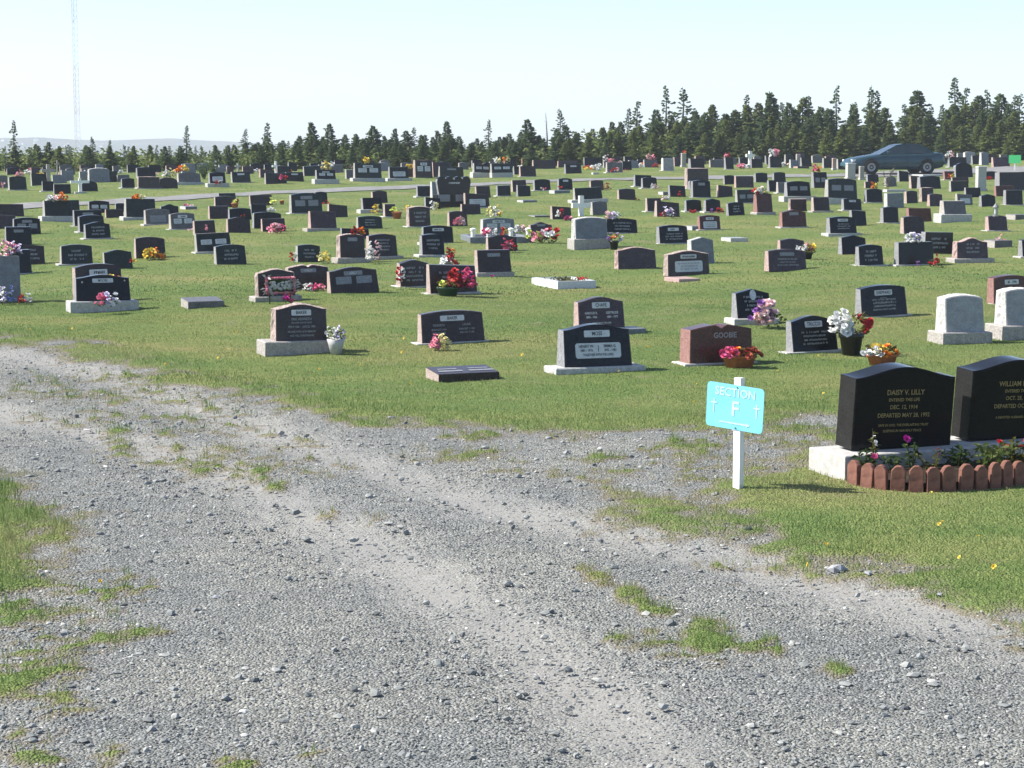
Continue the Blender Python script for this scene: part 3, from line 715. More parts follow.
# ------------------------------------------------------------ the headstones, measured one by one
NEAR = 'headstones in the near rows beside the gravel'
MID = 'headstones in the middle rows of the lawn'
FAR = 'headstones beyond the asphalt lane'
T = [
# --- near rows
(270,328,305,355,'serp','B','b14 v13 r N:BAKER t.26','dark pitched-edge headstone with white vase of flowers at its corner, nearest the gravel bend',NEAR),
(417,486,311,345,'arch','B','s N:BAKER','wide low brown headstone on thin slab behind the flat slant marker',NEAR),
(573,626,297,334,'serp','V','s N:CHAFE','mauve headstone with pale name panel rising just behind the black one with white plate',NEAR),
(556,633,325,374,'serp','K','b7 v12 N:MOSS','black headstone with white name panel and white inscription plate, nearest the mauve one',NEAR),
(679,753,325,366,'book','R','a.95 t.30 s','red granite open-book headstone behind the terracotta bowl of pink flowers',NEAR),
(786,839,316,354,'serp','K','s9 N:TRICCO e','black headstone with white name panel beside the black pot of white flowers',NEAR),
(855,908,285.5,318,'arch','K','s N:SHEPPARD e','broad black arched headstone standing behind the pot of white flowers',NEAR),
(731,772,289,325,'peak','K','b7 v6 o a.5 c e','black peaked headstone with oval portrait beside pale pink hydrangeas',NEAR),
(935,984,295.5,344,'arch','W','b12 v6 r t.30','white rough-edged headstone on a white block base, the fully visible one of two alike',NEAR),
(994,1037,289,340,'arch','W','b15 v8 r t.30','white rough-edged headstone cut by the picture edge, further back of two alike',NEAR),
(987,1030,275,305,'arch','R','s n a.8','red-brown arched headstone with small pale name panel behind the white ones',NEAR),
(74,131,275,313,'serp','K','b12 v7 N:MOORE t.22','black headstone on long grey base with pink and blue bouquet in front',NEAR),
(73,124,264,303,'arch','B','n s','brown arched headstone almost hidden behind the black one on long grey base',NEAR),
(255,296,269.5,302,'serp','B','b6 v5 r t.2','brown headstone with pitched edges behind the pink framed flower board',NEAR),
(285,330,265.5,290,'book','B','r n d','brown open-book headstone with pale rough top between two wider stones',NEAR),
(327,380,267.5,294,'serp','B','n d 2 a.5','wide dark brown headstone with two dull plates beside the open-book stone',NEAR),
(396,430,260,288,'serp','B','e s','brown headstone with red and white flowers hanging at its pale edge',NEAR),
(426,478,264,295,'slope','B','e s','brown headstone with an arch of red roses and green planter in front',NEAR),
(474,512,250,277,'flat','B','b5 v2 n d','brown flat-topped headstone on thin grey base behind the red roses',NEAR),
(614,657,247.5,269.5,'serp','V','r','plain brown headstone with rosy pitched edge, blank face, by the white planter box',NEAR),
(663,710,251.5,276,'serp','B','r n p','brown headstone with pale name panel and large white plate above a pink ledger',NEAR),
(687,715,237,264,'peak','M','m a.7','pale grey peaked headstone right behind the one with large white plate',NEAR),
(764,807,249.5,271.5,'arch','V','n d e','mauve headstone with pale side and engraved name, next to flower basket',NEAR),
(777,805,238.5,253,'serp','V','','small mauve headstone peeping out behind the flower basket',NEAR),
(838,867,235,254.5,'peak','K','a.5','black gabled headstone with grey side, behind the small black arched one',NEAR),
(855,884,244.5,266.5,'arch','K','e s','small black arched headstone with grey side, in front of the gabled one',NEAR),
(894,934,242,266,'flat','K','s a.8','black flat-topped headstone with white flowers on its top',NEAR),
(920,953,232,254,'flat','K','a.9 e','black square headstone behind the one topped by white flowers',NEAR),
(952,988,238,263,'ogee','V','b5 v5 r e','mauve pointed headstone with pink pitched edge on low grey base',NEAR),
(1018,1040,239,258,'arch','K','s','black headstone with grey side cut by the picture edge',NEAR),
(-22,21,256,304,'flat','M','a.8 t.3','large blue-grey slab at the picture edge with flowers at its foot',NEAR),
(5,32,250,275,'flat','K','s','black flat headstone behind the large blue-grey slab',NEAR),
(13,45,243.5,265,'slope','B','e','dull brown headstone behind the black flat one at the picture edge',NEAR),
(60,93,244.5,265.5,'arch','D','e s','dark green arched headstone standing alone behind the brown hidden one',NEAR),
(103,133,250,269,'serp','D','','small dark headstone with a red and yellow flower at its edge',NEAR),
(134,166,237,258.5,'arch','B','a.5','brown headstone behind the yellow flowers',NEAR),
(195,232,233,254,'flat','D','b3 v3 m 2','square dark headstone with two pale plates, in the left half of the lawn',NEAR),
(214,247,244.5,265,'arch','D','e','dark blue-green headstone just in front of the one with two plates',NEAR),
(295,321,244.5,262.5,'arch','D','e','small dark headstone between red-white and yellow bouquets',NEAR),
(336,366,234,263.5,'arch','B','b6 v4 r n d','brown headstone with rough edge on low base beside white hanging flowers',NEAR),
(366,398,234,260,'arch','B','b4 v5 e','brown headstone on low base with white flowers over its pale side',NEAR),
(340,370,228,240,'slope','K','','dark headstone topped with red flowers, behind the rough-edged brown one',NEAR),
(419,445,234,257.5,'arch','K','b3 v5 e','black arched headstone on low base beside a brown potted flower',NEAR),
(421,454,225.5,244,'arch','K','n s','taller black headstone with name panel behind the black arched one',NEAR),
(485.5,518,235,252,'serp','B','','brown headstone with pink and red bouquet, before the white-posted grave',NEAR),
# --- middle rows, left part
(656,689,225,244.5,'arch','K','s n e a.6','black wide headstone with pale name panel, behind the pale grey peaked one',MID),
(571,608,217.5,249.5,'arch','M','b11 v3 r t.28','tall pale blue-grey headstone with rough white edge on block base',MID),
(604,638,218,234,'arch','K','s e','low black headstone partly hidden by the tall pale blue-grey one',MID),
(697,721,215,230.5,'arch','R','n p s','small red-brown headstone with pale name panel and white plate',MID),
(779,807,209.5,228,'peak','R','s n d','red-brown peaked headstone with dull name panel on pale slab',MID),
(826,857,216.5,236,'arch','K','b3 v4 n e','black headstone with pale name on grey base, behind the gabled black one',MID),
(849,867,210,226,'slope','K','','small plain black headstone at the shoulder of the one on grey base',MID),
(900,925,216,234,'arch','B','','brown arched headstone in front of the wide red flat one',MID),
(906,932,208,222,'flat','R','m','wide low red flat headstone behind the brown arched one',MID),
(880,899,206.5,223.5,'arch','K','s a.7','upright black arched headstone in front of the blue-grey square one',MID),
(884,904,193,208,'flat','M','a.9','blue-grey square headstone in front of the dry bush',MID),
(939,966,201,222,'flat','G','b8 v5 t.3 m','large grey squared headstone on thick pale base',MID),
(985,1008,215,231.5,'arch','V','s','mauve arched headstone with a little lantern on its top',MID),
(955,973,193.5,205,'slope','G','p','small headstone with pale blue-grey face behind the large squared one',MID),
(979,996,194,206.5,'peak','K','','black leaning peaked headstone near the white pillar',MID),
(1003,1023,190,205.5,'flat','K','s a.7','black headstone with wide grey side under the big dark one',MID),
(-3,24,204,216.5,'flat','B','m','brown flat headstone beside the lane at the picture edge',MID),
(-10,16,215,229,'flat','V','','mauve flat headstone cut by the picture edge',MID),
(13,41,217.5,235,'arch','K','n d 2','black arched headstone with engraved name before the brown flat one',MID),
(5,32,227,245,'flat','K','n d','black flat headstone with purple name line in front of the arched one',MID),
(43,73,200.5,222,'flat','D','b6 v4 t.26','dark flat headstone on pale block base with flowers on its top',MID),
(62,80,200,214,'flat','D','','dark headstone half hidden behind the flower-topped one',MID),
(88,110,200.5,213,'arch','K','2','black headstone with two small pale plates beside the lane',MID),
(73,103,210,227,'flat','K','s n d','black flat headstone, rearmost of three overlapping stones',MID),
(78,105,215,233,'arch','K','s','black arched headstone, middle one of three overlapping stones',MID),
(84,111,222,239.5,'serp','K','s e d','black headstone, front one of three overlapping stones',MID),
(105,124,209,218,'flat','B','','low brown block beside the orange-topped headstone',MID),
(115,127,203,212,'arch','K','','small black headstone behind the low brown block',MID),
(124,156,199,220,'flat','D','b3 v4','dark flat headstone with orange flowers on its top',MID),
(144,171,208.5,225,'arch','G','p d s','headstone with dull blue-grey plate, beside the dark pointed one',MID),
(160,179,204,214.5,'ogee','K','','small dark pointed headstone behind the two grey-plated stones',MID),
(169,196,212.5,230,'arch','G','n 2 s','headstone with two pale grey plates and a pink bloom at its corner',MID),
(193,216,220.5,235,'flat','B','a.7','brown headstone with a pink flower on its face',MID),
(208,229,206,219,'flat','B','','brown headstone with square top behind the pink-flowered one',MID),
(214,236,196,207,'arch','B','','brown-grey headstone close to the lane beside a potted plant',MID),
(218,236,193,199,'flat','D','','dark top of a headstone showing behind the brown-grey one at the lane',MID),
(228,252,208,220.5,'arch','K','','black arched headstone with a red flower on its face',MID),
(226,251,217,233,'serp','B','','brown headstone in front of the black one with a red flower',MID),
(249,273,195,206,'flat','B','','brown flat headstone by the lane behind green potted plants',MID),
(250,267,204,214,'flat','K','','black block headstone behind the greenery with white flowers',MID),
(252,282,212,229,'arch','K','','black arched headstone partly behind the pink-flowered brown one',MID),
(261,286,218.5,232,'flat','B','','brown headstone covered in front by a pink bouquet',MID),
(289,323,193,214,'arch','D','s n 2 d','big dark green headstone with pale name panel near the lane',MID),
(314,328,191.5,204,'arch','K','','dark headstone behind the big green one with a red flower at its side',MID),
(327,348,204,217.5,'slope','B','l2','leaning brown headstone beside the big dark green one',MID),
(308,337,211,231,'flat','V','b3 v5','mauve headstone on long thin base below the big dark green one',MID),
(356,383,216,229,'arch','D','e','dark green low arched headstone behind the rough-edged brown pair',MID),
(361,383,197.5,213,'flat','K','b4 v4','black headstone on pale base with yellow flowers at its corner',MID),
(371,388,190.5,203,'arch','B','','brown arched headstone behind the one with yellow flowers',MID),
(383,396,204,217.5,'flat','B','s','narrow brown headstone beside a red potted plant',MID),
(406,431,206.5,227.5,'arch','B','e s r','dark brown headstone with engraved emblem and pale edge',MID),
(416,431,186,197,'flat','K','s','small black square headstone beside the tilted light grey slab',MID),
(430,456,181.5,200,'slope','M','a.6','light grey tilted slab behind the double heart stone',MID),
(424,441,197,209.5,'slope','K','','black headstone with a bunch of white flowers on its face',MID),
(463,490,193,208,'slope','B','p s','brown headstone with large pale plate before the double heart stone',MID),
(475,491,186,198,'flat','B','','brown headstone with pink side next to the double heart stone',MID),
(496,511,185.5,196.5,'flat','K','s a.7','blue-black headstone with pink side standing alone near the lane',MID),
(511,527,180,192,'flat','B','','brown headstone behind a black one at the lane',MID),
(516,531,185,196.5,'slope','K','','black leaning headstone in front of the brown one at the lane',MID),
(533,551,179,191,'arch','K','s','black arched headstone with small flowers beside the lane',MID),
(557,573,178,190,'arch','K','n','black headstone with blue face and red flower beside the lane',MID),
(460,481,204,214.5,'flat','B','','brown block headstone in front of the pale-plated one',MID),
(447,468,211,226.5,'arch','B','','brown headstone with a round pink bouquet on its face',MID),
(550,572,206,219.5,'slope','B','','brown headstone with white and red flowers near the white cross',MID),
(528,553,222,236,'ogee','V','n d','mauve pointed headstone behind the red and white bouquet',MID),
(573,603,187.5,203,'flat','D','b4 v5','dark green square headstone on wide pale base behind the white cross',MID),
(590,608,201,215,'arch','G','','grey-brown arched headstone touching the arm of the white cross',MID),
(589,604,180,190.5,'arch','B','','brown arched headstone with a rust-red plant by the lane',MID),
(617,636,188.5,200,'arch','B','','brown headstone with a dark plant at its edge, middle of the lawn',MID),
(633,652,175,187,'flat','K','s','black headstone behind another black one right on the lane',MID),
(641,657.5,177,188.5,'arch','K','s','black headstone with white flower right on the lane',MID),
(668,686,185,197,'slope','K','','black headstone with one red flower on its face',MID),
(684,709,168.5,189,'flat','B','r t.3 s','big square brown headstone standing taller than all around it',MID),
(690,711,180,198,'arch','K','n d s','black arched headstone in front of the big square brown one',MID),
(688,706,178.5,190,'round','K','','black rounded headstone between the big brown one and the black arched one',MID),
(716,733,185,197,'slope','B','l2','leaning brown headstone beside the black arched one',MID),
(723,735,175,184.5,'arch','K','','small black arched headstone behind the lane-side brown one',MID),
(734,754,176,187.5,'flat','V','','mauve wide headstone by the lane, second from the flower-topped one',MID),
(754,768,172.5,182.5,'arch','K','','black arched headstone at the lane behind the flower-topped tall one',MID),
(772,786,172,182.5,'arch','K','','black arched headstone at the lane above the big black one',MID),
(645,662,198,212,'flat','B','s','brown headstone behind the one with purple and white bouquet',MID),
(654,680,201,217,'slope','B','','brown headstone hidden by purple, white and red bouquet',MID),
(684,702,199.5,212,'arch','K','s','black arched headstone with red flowers along its foot',MID),
(703,721,198.5,212.5,'peak','K','s','black pointed headstone with red and purple flowers at its foot',MID),
(726,745,202,215.5,'arch','K','e','blue-black headstone with pink side, in front of the framed-looking one',MID),
(735,756,189.5,203.5,'flat','D','s 2 d','dark headstone with engraved oval face and pale side',MID),
(753,773,193,215,'arch','R','b3 v2 t.26','tall red-brown headstone with flowers along its top',MID),
(767,779,180,191.5,'flat','K','','small black headstone left of the grey-sided one by the big black stone',MID),
(776,790,182,193.5,'flat','G','s','grey-sided headstone tucked beside the big black one',MID),
(784,811,181,201,'arch','K','b5 v5 2 d','big black headstone on white block base, below the two at the lane',MID),
(824,857,178.5,204,'arch','D','b6 v1 2 d','big dark green headstone with pink edge below the white pillar',MID),
(811,828,172,188,'flat','K','2 d','black stepped headstone with flowers on its top by the lane',MID),
(788,807,199,211.5,'flat','B','r','brown rough-edged headstone behind the red-brown peaked one',MID),
(811,830,197,212.5,'flat','B','b2 v3','brown headstone on thin base in front of the big dark green one',MID),
(841,862,198,211,'arch','K','s n','black headstone with pale name between brown one and black upright one',MID),
(864,883,188.5,203,'arch','K','s','black arched headstone with pale side below the orange flowers',MID),
(904,918,190.5,203.5,'arch','B','','small brown arched headstone beside the rough-edged brown one',MID),
(919,934,187.5,201.5,'flat','B','r','brown rough-edged headstone leaning between two small brown ones',MID),
(927,943,193.5,206.5,'arch','V','','small mauve headstone in front of the rough-edged brown one',MID),
(949,969,181,191.5,'flat','D','m','low dark block headstone left of the white pillar',MID),
(964,981,187.5,197.5,'flat','K','','black block headstone just in front of the white pillar',MID),
(994,1015,185.5,196.5,'flat','R','','low red flat headstone below the big dark one',MID),
(995,1032,172,191,'flat','K','s a.9 t.35','big dark headstone with rough grey side at the picture edge',MID),
(917,941,176,189,'arch','K','t.3','black headstone with pale side below the car rear wheel',MID),
(909,919,176,188.5,'slope','B','','brown narrow headstone beside the black one below the car rear wheel',MID),
(953,973,162.5,177.5,'round','K','t.3','dark rounded headstone behind the car tail',MID),
(943,955,171,180,'flat','R','s','red block headstone with red and yellow flowers behind the car tail',MID),
(951,969,177,183,'flat','B','','low brown block behind the dark block near the white pillar',MID),
(984,998,171,179.5,'arch','K','','dark headstone with red flowers behind the white pillar',MID),
(897,909,170.5,181.5,'slope','K','','small black headstone right below the car doors',MID),
(866,879,174,182,'arch','K','','small dark headstone below the car front wheel',MID),
(864,878,181.5,188.5,'flat','B','','small brown headstone with orange flowers below the car',MID),
(884,897,176,186.5,'round','G','','grey rounded headstone behind the dry bush',MID),
# --- beyond the lane
(8.5,27,176,190.5,'arch','D','s','dark arched headstone at the far end of the lawn near the picture edge',FAR),
(-2,8,175,188,'arch','G','','rough grey headstone with pink bloom at the picture edge beyond the lane',FAR),
(31,51,173,185.5,'slope','D','','dark headstone with broad pale side in front of the grey cross',FAR),
(42,54,181,191.5,'flat','K','s','black block headstone left of the one in front of the grey slab',FAR),
(53.5,71,182.5,192.5,'flat','K','','black low headstone between the grey cross and the white cross',FAR),
(52,67,174.5,183.5,'flat','M','','grey headstone behind the black low one near the grey cross',FAR),
(61,74,170,181,'slope','M','','pale grey leaning headstone right of the grey cross',FAR),
(81,98,181,191.5,'round','K','','black round-topped headstone beside the white cross',FAR),
(79,90,171,182,'arch','M','','pale narrow headstone left of the great grey slab',FAR),
(88,110,168,182.5,'arch','M','r t.3','great pale grey headstone with rough edge, broadest of the far rows',FAR),
(104,118,171,182,'flat','D','','dark headstone behind the great pale grey one',FAR),
(117,130,174.5,182,'flat','G','','grey-brown low headstone before the dark bushes',FAR),
(121,135,178,188.5,'arch','K','s','black headstone next to the long low brown one',FAR),
(136,156,167,178,'arch','K','t.3','dark broad headstone behind the long low brown one',FAR),
(137,160,176.5,188.5,'flat','B','s r','long low brown headstone joined to a round one',FAR),
(158,178,177.5,188.5,'round','B','','rounded brown headstone joined to the long low one',FAR),
(177,201,172,185,'peak','G','b3 v2','dark grey headstone below the orange wreaths',FAR),
(181,196,163.5,174,'arch','M','','grey arched headstone among wreaths at the wood edge',FAR),
(208.5,226,172,187,'arch','K','b4 v3 p','blue-black headstone with pale plate and red flowers at its foot',FAR),
(215,225,167,174,'flat','M','','small pale grey headstone behind the pale-plated one',FAR),
(231,251,171.5,183,'flat','D','s n','dark flat headstone beyond the lane right of the pale-plated one',FAR),
(226,234,166,174,'arch','V','','tiny mauve headstone behind the dark flat one',FAR),
(242,254,166,174,'flat','V','','small mauve block behind the dark flat one',FAR),
(264.5,287,173,184,'flat','D','','dark headstone with pink and red flowers across its top',FAR),
(285,304,172,181.5,'flat','K','n','black headstone with pale panel behind the pink-topped one',FAR),
(259,275,169,178,'slope','V','','mauve headstone with blue face below the small white cross',FAR),
(276,291,166,175,'flat','K','','black headstone right of the small white cross',FAR),
(315,336,170,184,'flat','K','b5 v3 n 2','blue-black headstone with pale plates on a grey base, below the yellow-white bush',FAR),
(303,321,166,176,'flat','D','','dark headstone with one white bloom, beyond the lane',FAR),
(318,344,164.5,173.5,'flat','G','','long dark grey headstone behind the blue-black one on grey base',FAR),
(353,382,163,182,'flat','D','b4 v3 n 2 t.28','large dark headstone with pale plates and yellow flowers on top',FAR),
(345,357,169.5,179,'flat','G','','pinkish grey block left of the large one with yellow flowers',FAR),
(388,409,167,181,'flat','K','b3 v3 p','black headstone filled by one large pale plate',FAR),
(407,416,168,177,'flat','B','','brown block below yellow flowers beyond the lane',FAR),
(413,433,160,178,'flat','B','r n 2 t.3','tall dark headstone with pale side and three pale plates',FAR),
(431,440,162,177,'flat','V','','mauve headstone attached beside the tall plated one',FAR),
(438,464,167,178,'flat','D','n d','dark green wide headstone above the double heart stone',FAR),
(441,452,162,168,'slope','V','','mauve headstone behind the dark green wide one',FAR),
(472,491,163.5,177.5,'slope','D','b5 v2 2','dark left half of the long double headstone topped by white flowers',FAR),
(490,513,163.5,177.5,'flat','D','b5 v0 2','dark right half of the long double headstone topped by orange flowers',FAR),
(519,536.5,166,177,'flat','B','s','brown headstone with pink side beyond the lane, at the middle',FAR),
(513,521,166,174.5,'flat','K','','black headstone hidden by the brown pink-sided one beyond the lane',FAR),
(532,556,159.5,168.5,'flat','B','','wide brown block headstone at the wood edge',FAR),
(521,534,158,167,'flat','R','','red-brown headstone left of the wide brown block',FAR),
(557,578,161,167.5,'flat','V','','low mauve headstone right of the wide brown block',FAR),
(564,582,164,173.5,'flat','K','n','black headstone with pale panel left of the red flowers',FAR),
(583,603,157,165.5,'flat','K','','black headstone behind the green planting with white flowers',FAR),
(605.5,623,162.5,173,'flat','G','s','grey headstone strewn with red flowers beyond the lane',FAR),
(621,632,161,170,'flat','K','','dark headstone with a red bloom beside the flower-strewn grey one',FAR),
(628,639,160,168,'slope','M','','blue-grey leaning headstone beyond the lane left of the white tablet',FAR),
(643,658,159.5,167.5,'flat','G','','grey-pink headstone topped by pale pink flowers',FAR),
(661,674,158,171,'flat','W','a.8 s','white tablet headstone beyond the lane, brightest of the far rows',FAR),
(663,672,152.5,160,'arch','D','','dark top behind the white tablet',FAR),
(673,681,157,166.5,'flat','V','','slim mauve headstone right of the white tablet',FAR),
(709,725,159.5,167.5,'flat','G','','grey-pink flat headstone before the woods, right of the taller black one',FAR),
(688,705,158.5,169,'flat','K','t.35','black block headstone seen over the big square brown one',FAR),
(724,734,157,169.5,'flat','K','s','narrow black headstone with pink flowers on its top',FAR),
(738,749,155,163,'arch','K','','small black headstone behind the low pink flowers',FAR),
(750,763,158,167,'flat','K','','black headstone attached to the far white cross',FAR),
(768,782,157,168,'flat','K','s','black headstone crowned by white and pink flowers near the woods',FAR),
(784,793,154,163.5,'arch','D','','dark green headstone right of the flower-crowned one',FAR),
(789,799,159.5,168,'slope','M','','pale leaning headstone right of the flower-crowned one',FAR),
(800,812,158,167,'flat','K','','black headstone behind the low mauve slab near the car',FAR),
(836,847,159,169.5,'flat','D','','dark green headstone in front of the car nose',FAR),
(822,834,158,168,'flat','D','','dark green headstone one step before the car nose',FAR),
(947.5,967,157,167.5,'flat','K','s','dark headstone with pale flowers behind it, beyond the car tail',FAR),
(963,976,151.5,163.5,'arch','W','','whitish headstone at the wood edge beyond the car',FAR),
(971,980,155,164,'flat','K','','dark headstone shading the whitish one beyond the car',FAR),
(979,989,152,165,'arch','M','','pale grey headstone with dark neighbour at the wood edge',FAR),
(986,996,154,163,'flat','B','','brown headstone beside the pale grey one at the wood edge',FAR),
(991.5,1010,157,167,'flat','V','','mauve headstone left of the green sign',FAR),
]
GMAT = {}
for t in T:
    stone(*t[:7], t[7], t[8])
def mark(lbl, lines, mat, off=.0065):
    root, w, h, hb, lean, s, tb = STONES[lbl]
    lettering([(a, b*w, c*h, d*h, *e) for a, b, c, d, *e in lines], lean, 0, off, mat, root).location.z = hb
def L(k):  return next(l for l in STONES if k in l)
b_ = L('nearest the gravel bend')
mark(b_, [('ERIC KENNETH',0,.60,.095),('BELOVED SON OF ALICE',0,.50,.06),('FEB 9 1960  -  JAN 22 1990',0,.385,.085,.82),('HE LIVES WITH US IN MEMORY',0,.25,.075,.8),('AND WILL FOREVERMORE',0,.14,.075,.8)], M['faint'], .004)
w_ = L('behind the flat slant marker')
mark(w_, [('KENNETH',-.22,.58,.09),('LAURA',.22,.58,.09),('BORN OCT 7 1914',-.22,.45,.075,.75),('DIED JAN 3 1985',-.22,.35,.075,.75),('BORN SEPT 11 1920',.22,.45,.075,.75),('DIED OCT 19 1992',.22,.35,.075,.75)], M['faint'], .004)
c_ = L('rising just behind')
mark(c_, [('HAROLD R.',-.22,.57,.09,.8),('GERTRUDE',.23,.57,.09,.8),('1880 - 1966',-.22,.46,.085,.8),('1884 - 1975',.23,.46,.085,.8),('TOGETHER IN THE LORD',0,.30,.06,.8)], M['chalk'], .004)
m_ = L('nearest the mauve one')
root, w, h, hb, lean, s, tb = STONES[m_]
o = facebox(-.33*w, .34*w, .20*h, .56*h, lean, .004, 0, 'inscription_plate', M['panel'], root, .02); o.location.z = hb
mark(m_, [('HENRY W.',-.17,.48,.10,.85),('EMMA G.',.18,.48,.10,.85),('|',.005,.44,.16),('1881 - 1976',-.17,.385,.085,.8),('1892 - 1982',.18,.385,.085,.8),('TOGETHER WITH THE LORD',0,.28,.085,.72)], M['ink'])
mark(L('open-book headstone behind the terracotta'), [('GOOBIE',.06,.74,.19,.9)], M['faint'], .004)
t_ = L('beside the black pot of white')
mark(L('standing behind the pot of white'), [('BETTY J.',0,.60,.08),('MAR 3 1942 - AUG 1 1991',0,.49,.07,.8),('FOREVER IN OUR HEARTS',0,.38,.07,.8)], M['faint'], .004)
mark(L('with pink and blue bouquet'), [('+',-.38,.72,.16),('+',.40,.76,.14)], M['chalk'], .004)
mark(L('wide dark brown headstone with two'), [('KIELLY',0,.78,.12,.9)], M['chalk'], .0066)
mark(L('pale rough top between'), [('KIELLY',0,.78,.12,.9)], M['chalk'], .0066)

# the two polished black family stones on their own concrete plinths
def family_stone(ub, vb, wm, hm, tm, lines, label, plinth):
    x, y = at(ub, vb); yaw = R(23); x += wm/2*math.cos(yaw); y += wm/2*math.sin(yaw); z = float(lawn_z(np.array([x]), np.array([y]))[0])
    root = tag(empty('headstone', (x, y, z), yaw), label, 'headstone', 'polished black family headstones')
    x0, x1, d0, d1, hp = plinth
    b = MB(); b.box(x0, x1, d0, d1, -.12, hp, 0, .008); b.build('base', M['pale_concrete'], root)
    fm, sm = GR['P']
    o, lean = tablet(wm, hm, tm, tm * .97, 'serp', [fm, sm, fm], root, False, .0)
    o.location = (0, 0, hp); o.rotation_euler = (R(3.5), R(1.6), 0)
    l = lettering([(a, b_ * wm, c * hm, d * hm, *e) for a, b_, c, d, *e in lines], lean, 0, .003, M['gold'], root)
    l.location = (0, 0, hp); l.rotation_euler = (R(3.5), R(1.6), 0)
family_stone(851, 475.5, 1.02, .715, .26, [('DAISY V. LILLY',.0,.69,.088,.95),('ENTERED THIS LIFE',-.01,.60,.055,.95),('DEC. 12, 1914',-.01,.51,.07,.95),('DEPARTED MAY 28, 1992',-.005,.41,.072,.95),('SAFE IN GOD, THE EVERLASTING TRUST',.0,.29,.042,.95),('SLEEPING IN HEAVENLY PEACE',-.01,.22,.042,.95)],
   'polished black headstone with gold lettering on white block, fully in view by the flower bed', (-.70,.62,-.20,.38,.20))
family_stone(967.5, 465.5, 1.02, .715, .26, [('WILLIAM E. LILLY',.0,.70,.088,.95),('ENTERED THIS LIFE',.0,.61,.055,.95),('OCT. 25, 1910',.0,.52,.07,.95),('DEPARTED OCT. 9, 1988',.0,.42,.072,.95),('A DEVOTED HUSBAND AND FATHER',.0,.28,.042,.95)],
   'polished black headstone with gold lettering cut off by the picture edge', (-.60,.60,-.16,.38,.20))

# double heart stone on its broad plinth
def hearts():
    x, y = at(452, 207); s = ppm(y); z = float(lawn_z(np.array([x]), np.array([y]))[0]); yaw = yaw_at(455)
    root = tag(empty('headstone', (x, y, z), yaw), 'black double heart headstone on a plinth with plates', 'headstone', MID)
    b = MB(); b.box(-.62, .72, -.12, .4, -.03, .12, 0, .01); b.box(-.50, .58, -.05, .33, .12, .38, 0, .01); b.build('base', GR['K'][0], root)
    for q in (-.28, .30):
        p = MB(); p.box(q-.2, q+.2, -.056, -.05, .17, .38); p.build('inscription_plate', M['panel_dim'], root)
    o, l = tablet(1.1, .60, .16, .14, 'hearts', [GR['K'][0], GR['K'][1], GR['K'][0]], root, False, 0); o.location = (.10, .06, .34)
    scribble(-.15, .35, .68, .78, 0, .06, .004, M['chalk'], root, 1, 4)
hearts()
# plain pillars
def pillar(uL, uR, vT, vB, mat, label, grp):
    u = (uL+uR)/2; x, y = at(u, vB); s = ppm(y); w = (uR-uL)/s/1.3; h = (vB-vT)/s; z = float(gz(x, y)) + .02
    root = tag(empty('headstone', (x, y, z), yaw_at(u)), label, 'headstone', grp)
    b = MB(); b.box(-w*.62, w*.62, -.03, w*.7, -.03, .1, 0, .01); b.build('base', M['pale_concrete'], root)
    b = MB(); b.box(-w/2, w/2, 0, w*.6, .1, h-.06, 0, .0); b.box(-w*.54, w*.54, -.02, w*.63, h-.06, h, 0, .02); b.build('tablet', mat, root)
pillar(976, 988, 166, 191, GR['M'][1], 'pale grey pillar headstone with white cap, in front of the big dark stone', MID)
pillar(846, 857, 162.5, 179, GR['M'][1], 'pale grey pillar headstone in front of the car nose', MID)
pillar(681, 687, 153, 167, GR['G'][1], 'slim grey pillar headstone with red flowers on its top', FAR)
pillar(796, 801, 155, 166.5, GR['G'][1], 'slim pale post headstone among the crowded stones near the car', FAR)
pillar(832, 837, 158, 170, GR['V'][1], 'slim pinkish post headstone just before the car nose', FAR)
pillar(859, 865, 166, 180, GR['G'][1], 'narrow dark pillar headstone below the car front wheel', MID)
grave_cross(581, 195.5, 216, 20, 4.6, M['white'], 'plain white wooden cross standing in the middle of the lawn', 205, None, 'crosses on the graves')
grave_cross(80, 178, 193, 19, 2.6, M['white'], 'white cross on a white slab beyond the lane', 181.5, 12, 'crosses on the graves')
grave_cross(48.5, 164, 185, 14, 3.2, GR['G'][1], 'weathered grey stone cross under the scraggly tree', 170.5, None, 'crosses on the graves')
grave_cross(276, 161, 175, 8, 2, M['white'], 'small white cross at the wood edge in the left half', 166, None, 'crosses on the graves')
grave_cross(750, 152, 167, 9, 3, M['white'], 'white cross at the wood edge near the flower-crowned headstone', 156.5, None, 'crosses on the graves')
grave_cross(238, 163, 174, 6, 1.6, GR['M'][1], 'small pale cross behind the dark flat headstone', 166, None, 'crosses on the graves')
grave_cross(57.5, 160, 176, 5, 1.2, GR['G'][1], 'thin grey cross behind the weathered stone cross', 164, None, 'crosses on the graves')

# flat markers and ledgers
r_, w_l, hf, hb_, dd = ledger(425, 500, 363, 382.5, 'B', 'brown slant marker with rosy side lying nearest the gravel', None, .42)
mb = MB()
def onslab(x, f, o=.004): return (x, f*dd, hf + (hb_-hf)*f + o)
pl = MB(); 
for a, b2, f0, f1 in ((-.33,-.03,.25,.42),(.05,.36,.25,.42),(-.3,-.06,.55,.66),(.08,.33,.55,.66)):
    pl.add([onslab(a, f0), onslab(b2, f0), onslab(b2, f1), onslab(a, f1)], [(0,1,2,3)])
pl.build('inscription', M['panel_dim'], r_)
ledger(181, 224, 295.5, 308.5, 'G', 'grey slant marker with pale side, alone on the open lawn', None, .40)
ledger(664, 700, 273, 282, 'pink_granite', 'pink flat ledger in front of the white-plated headstone', .06, .62, False)
ledger(721, 748, 236, 242, 'W', 'white flat marker alone in the open grass', .10, .5, False)
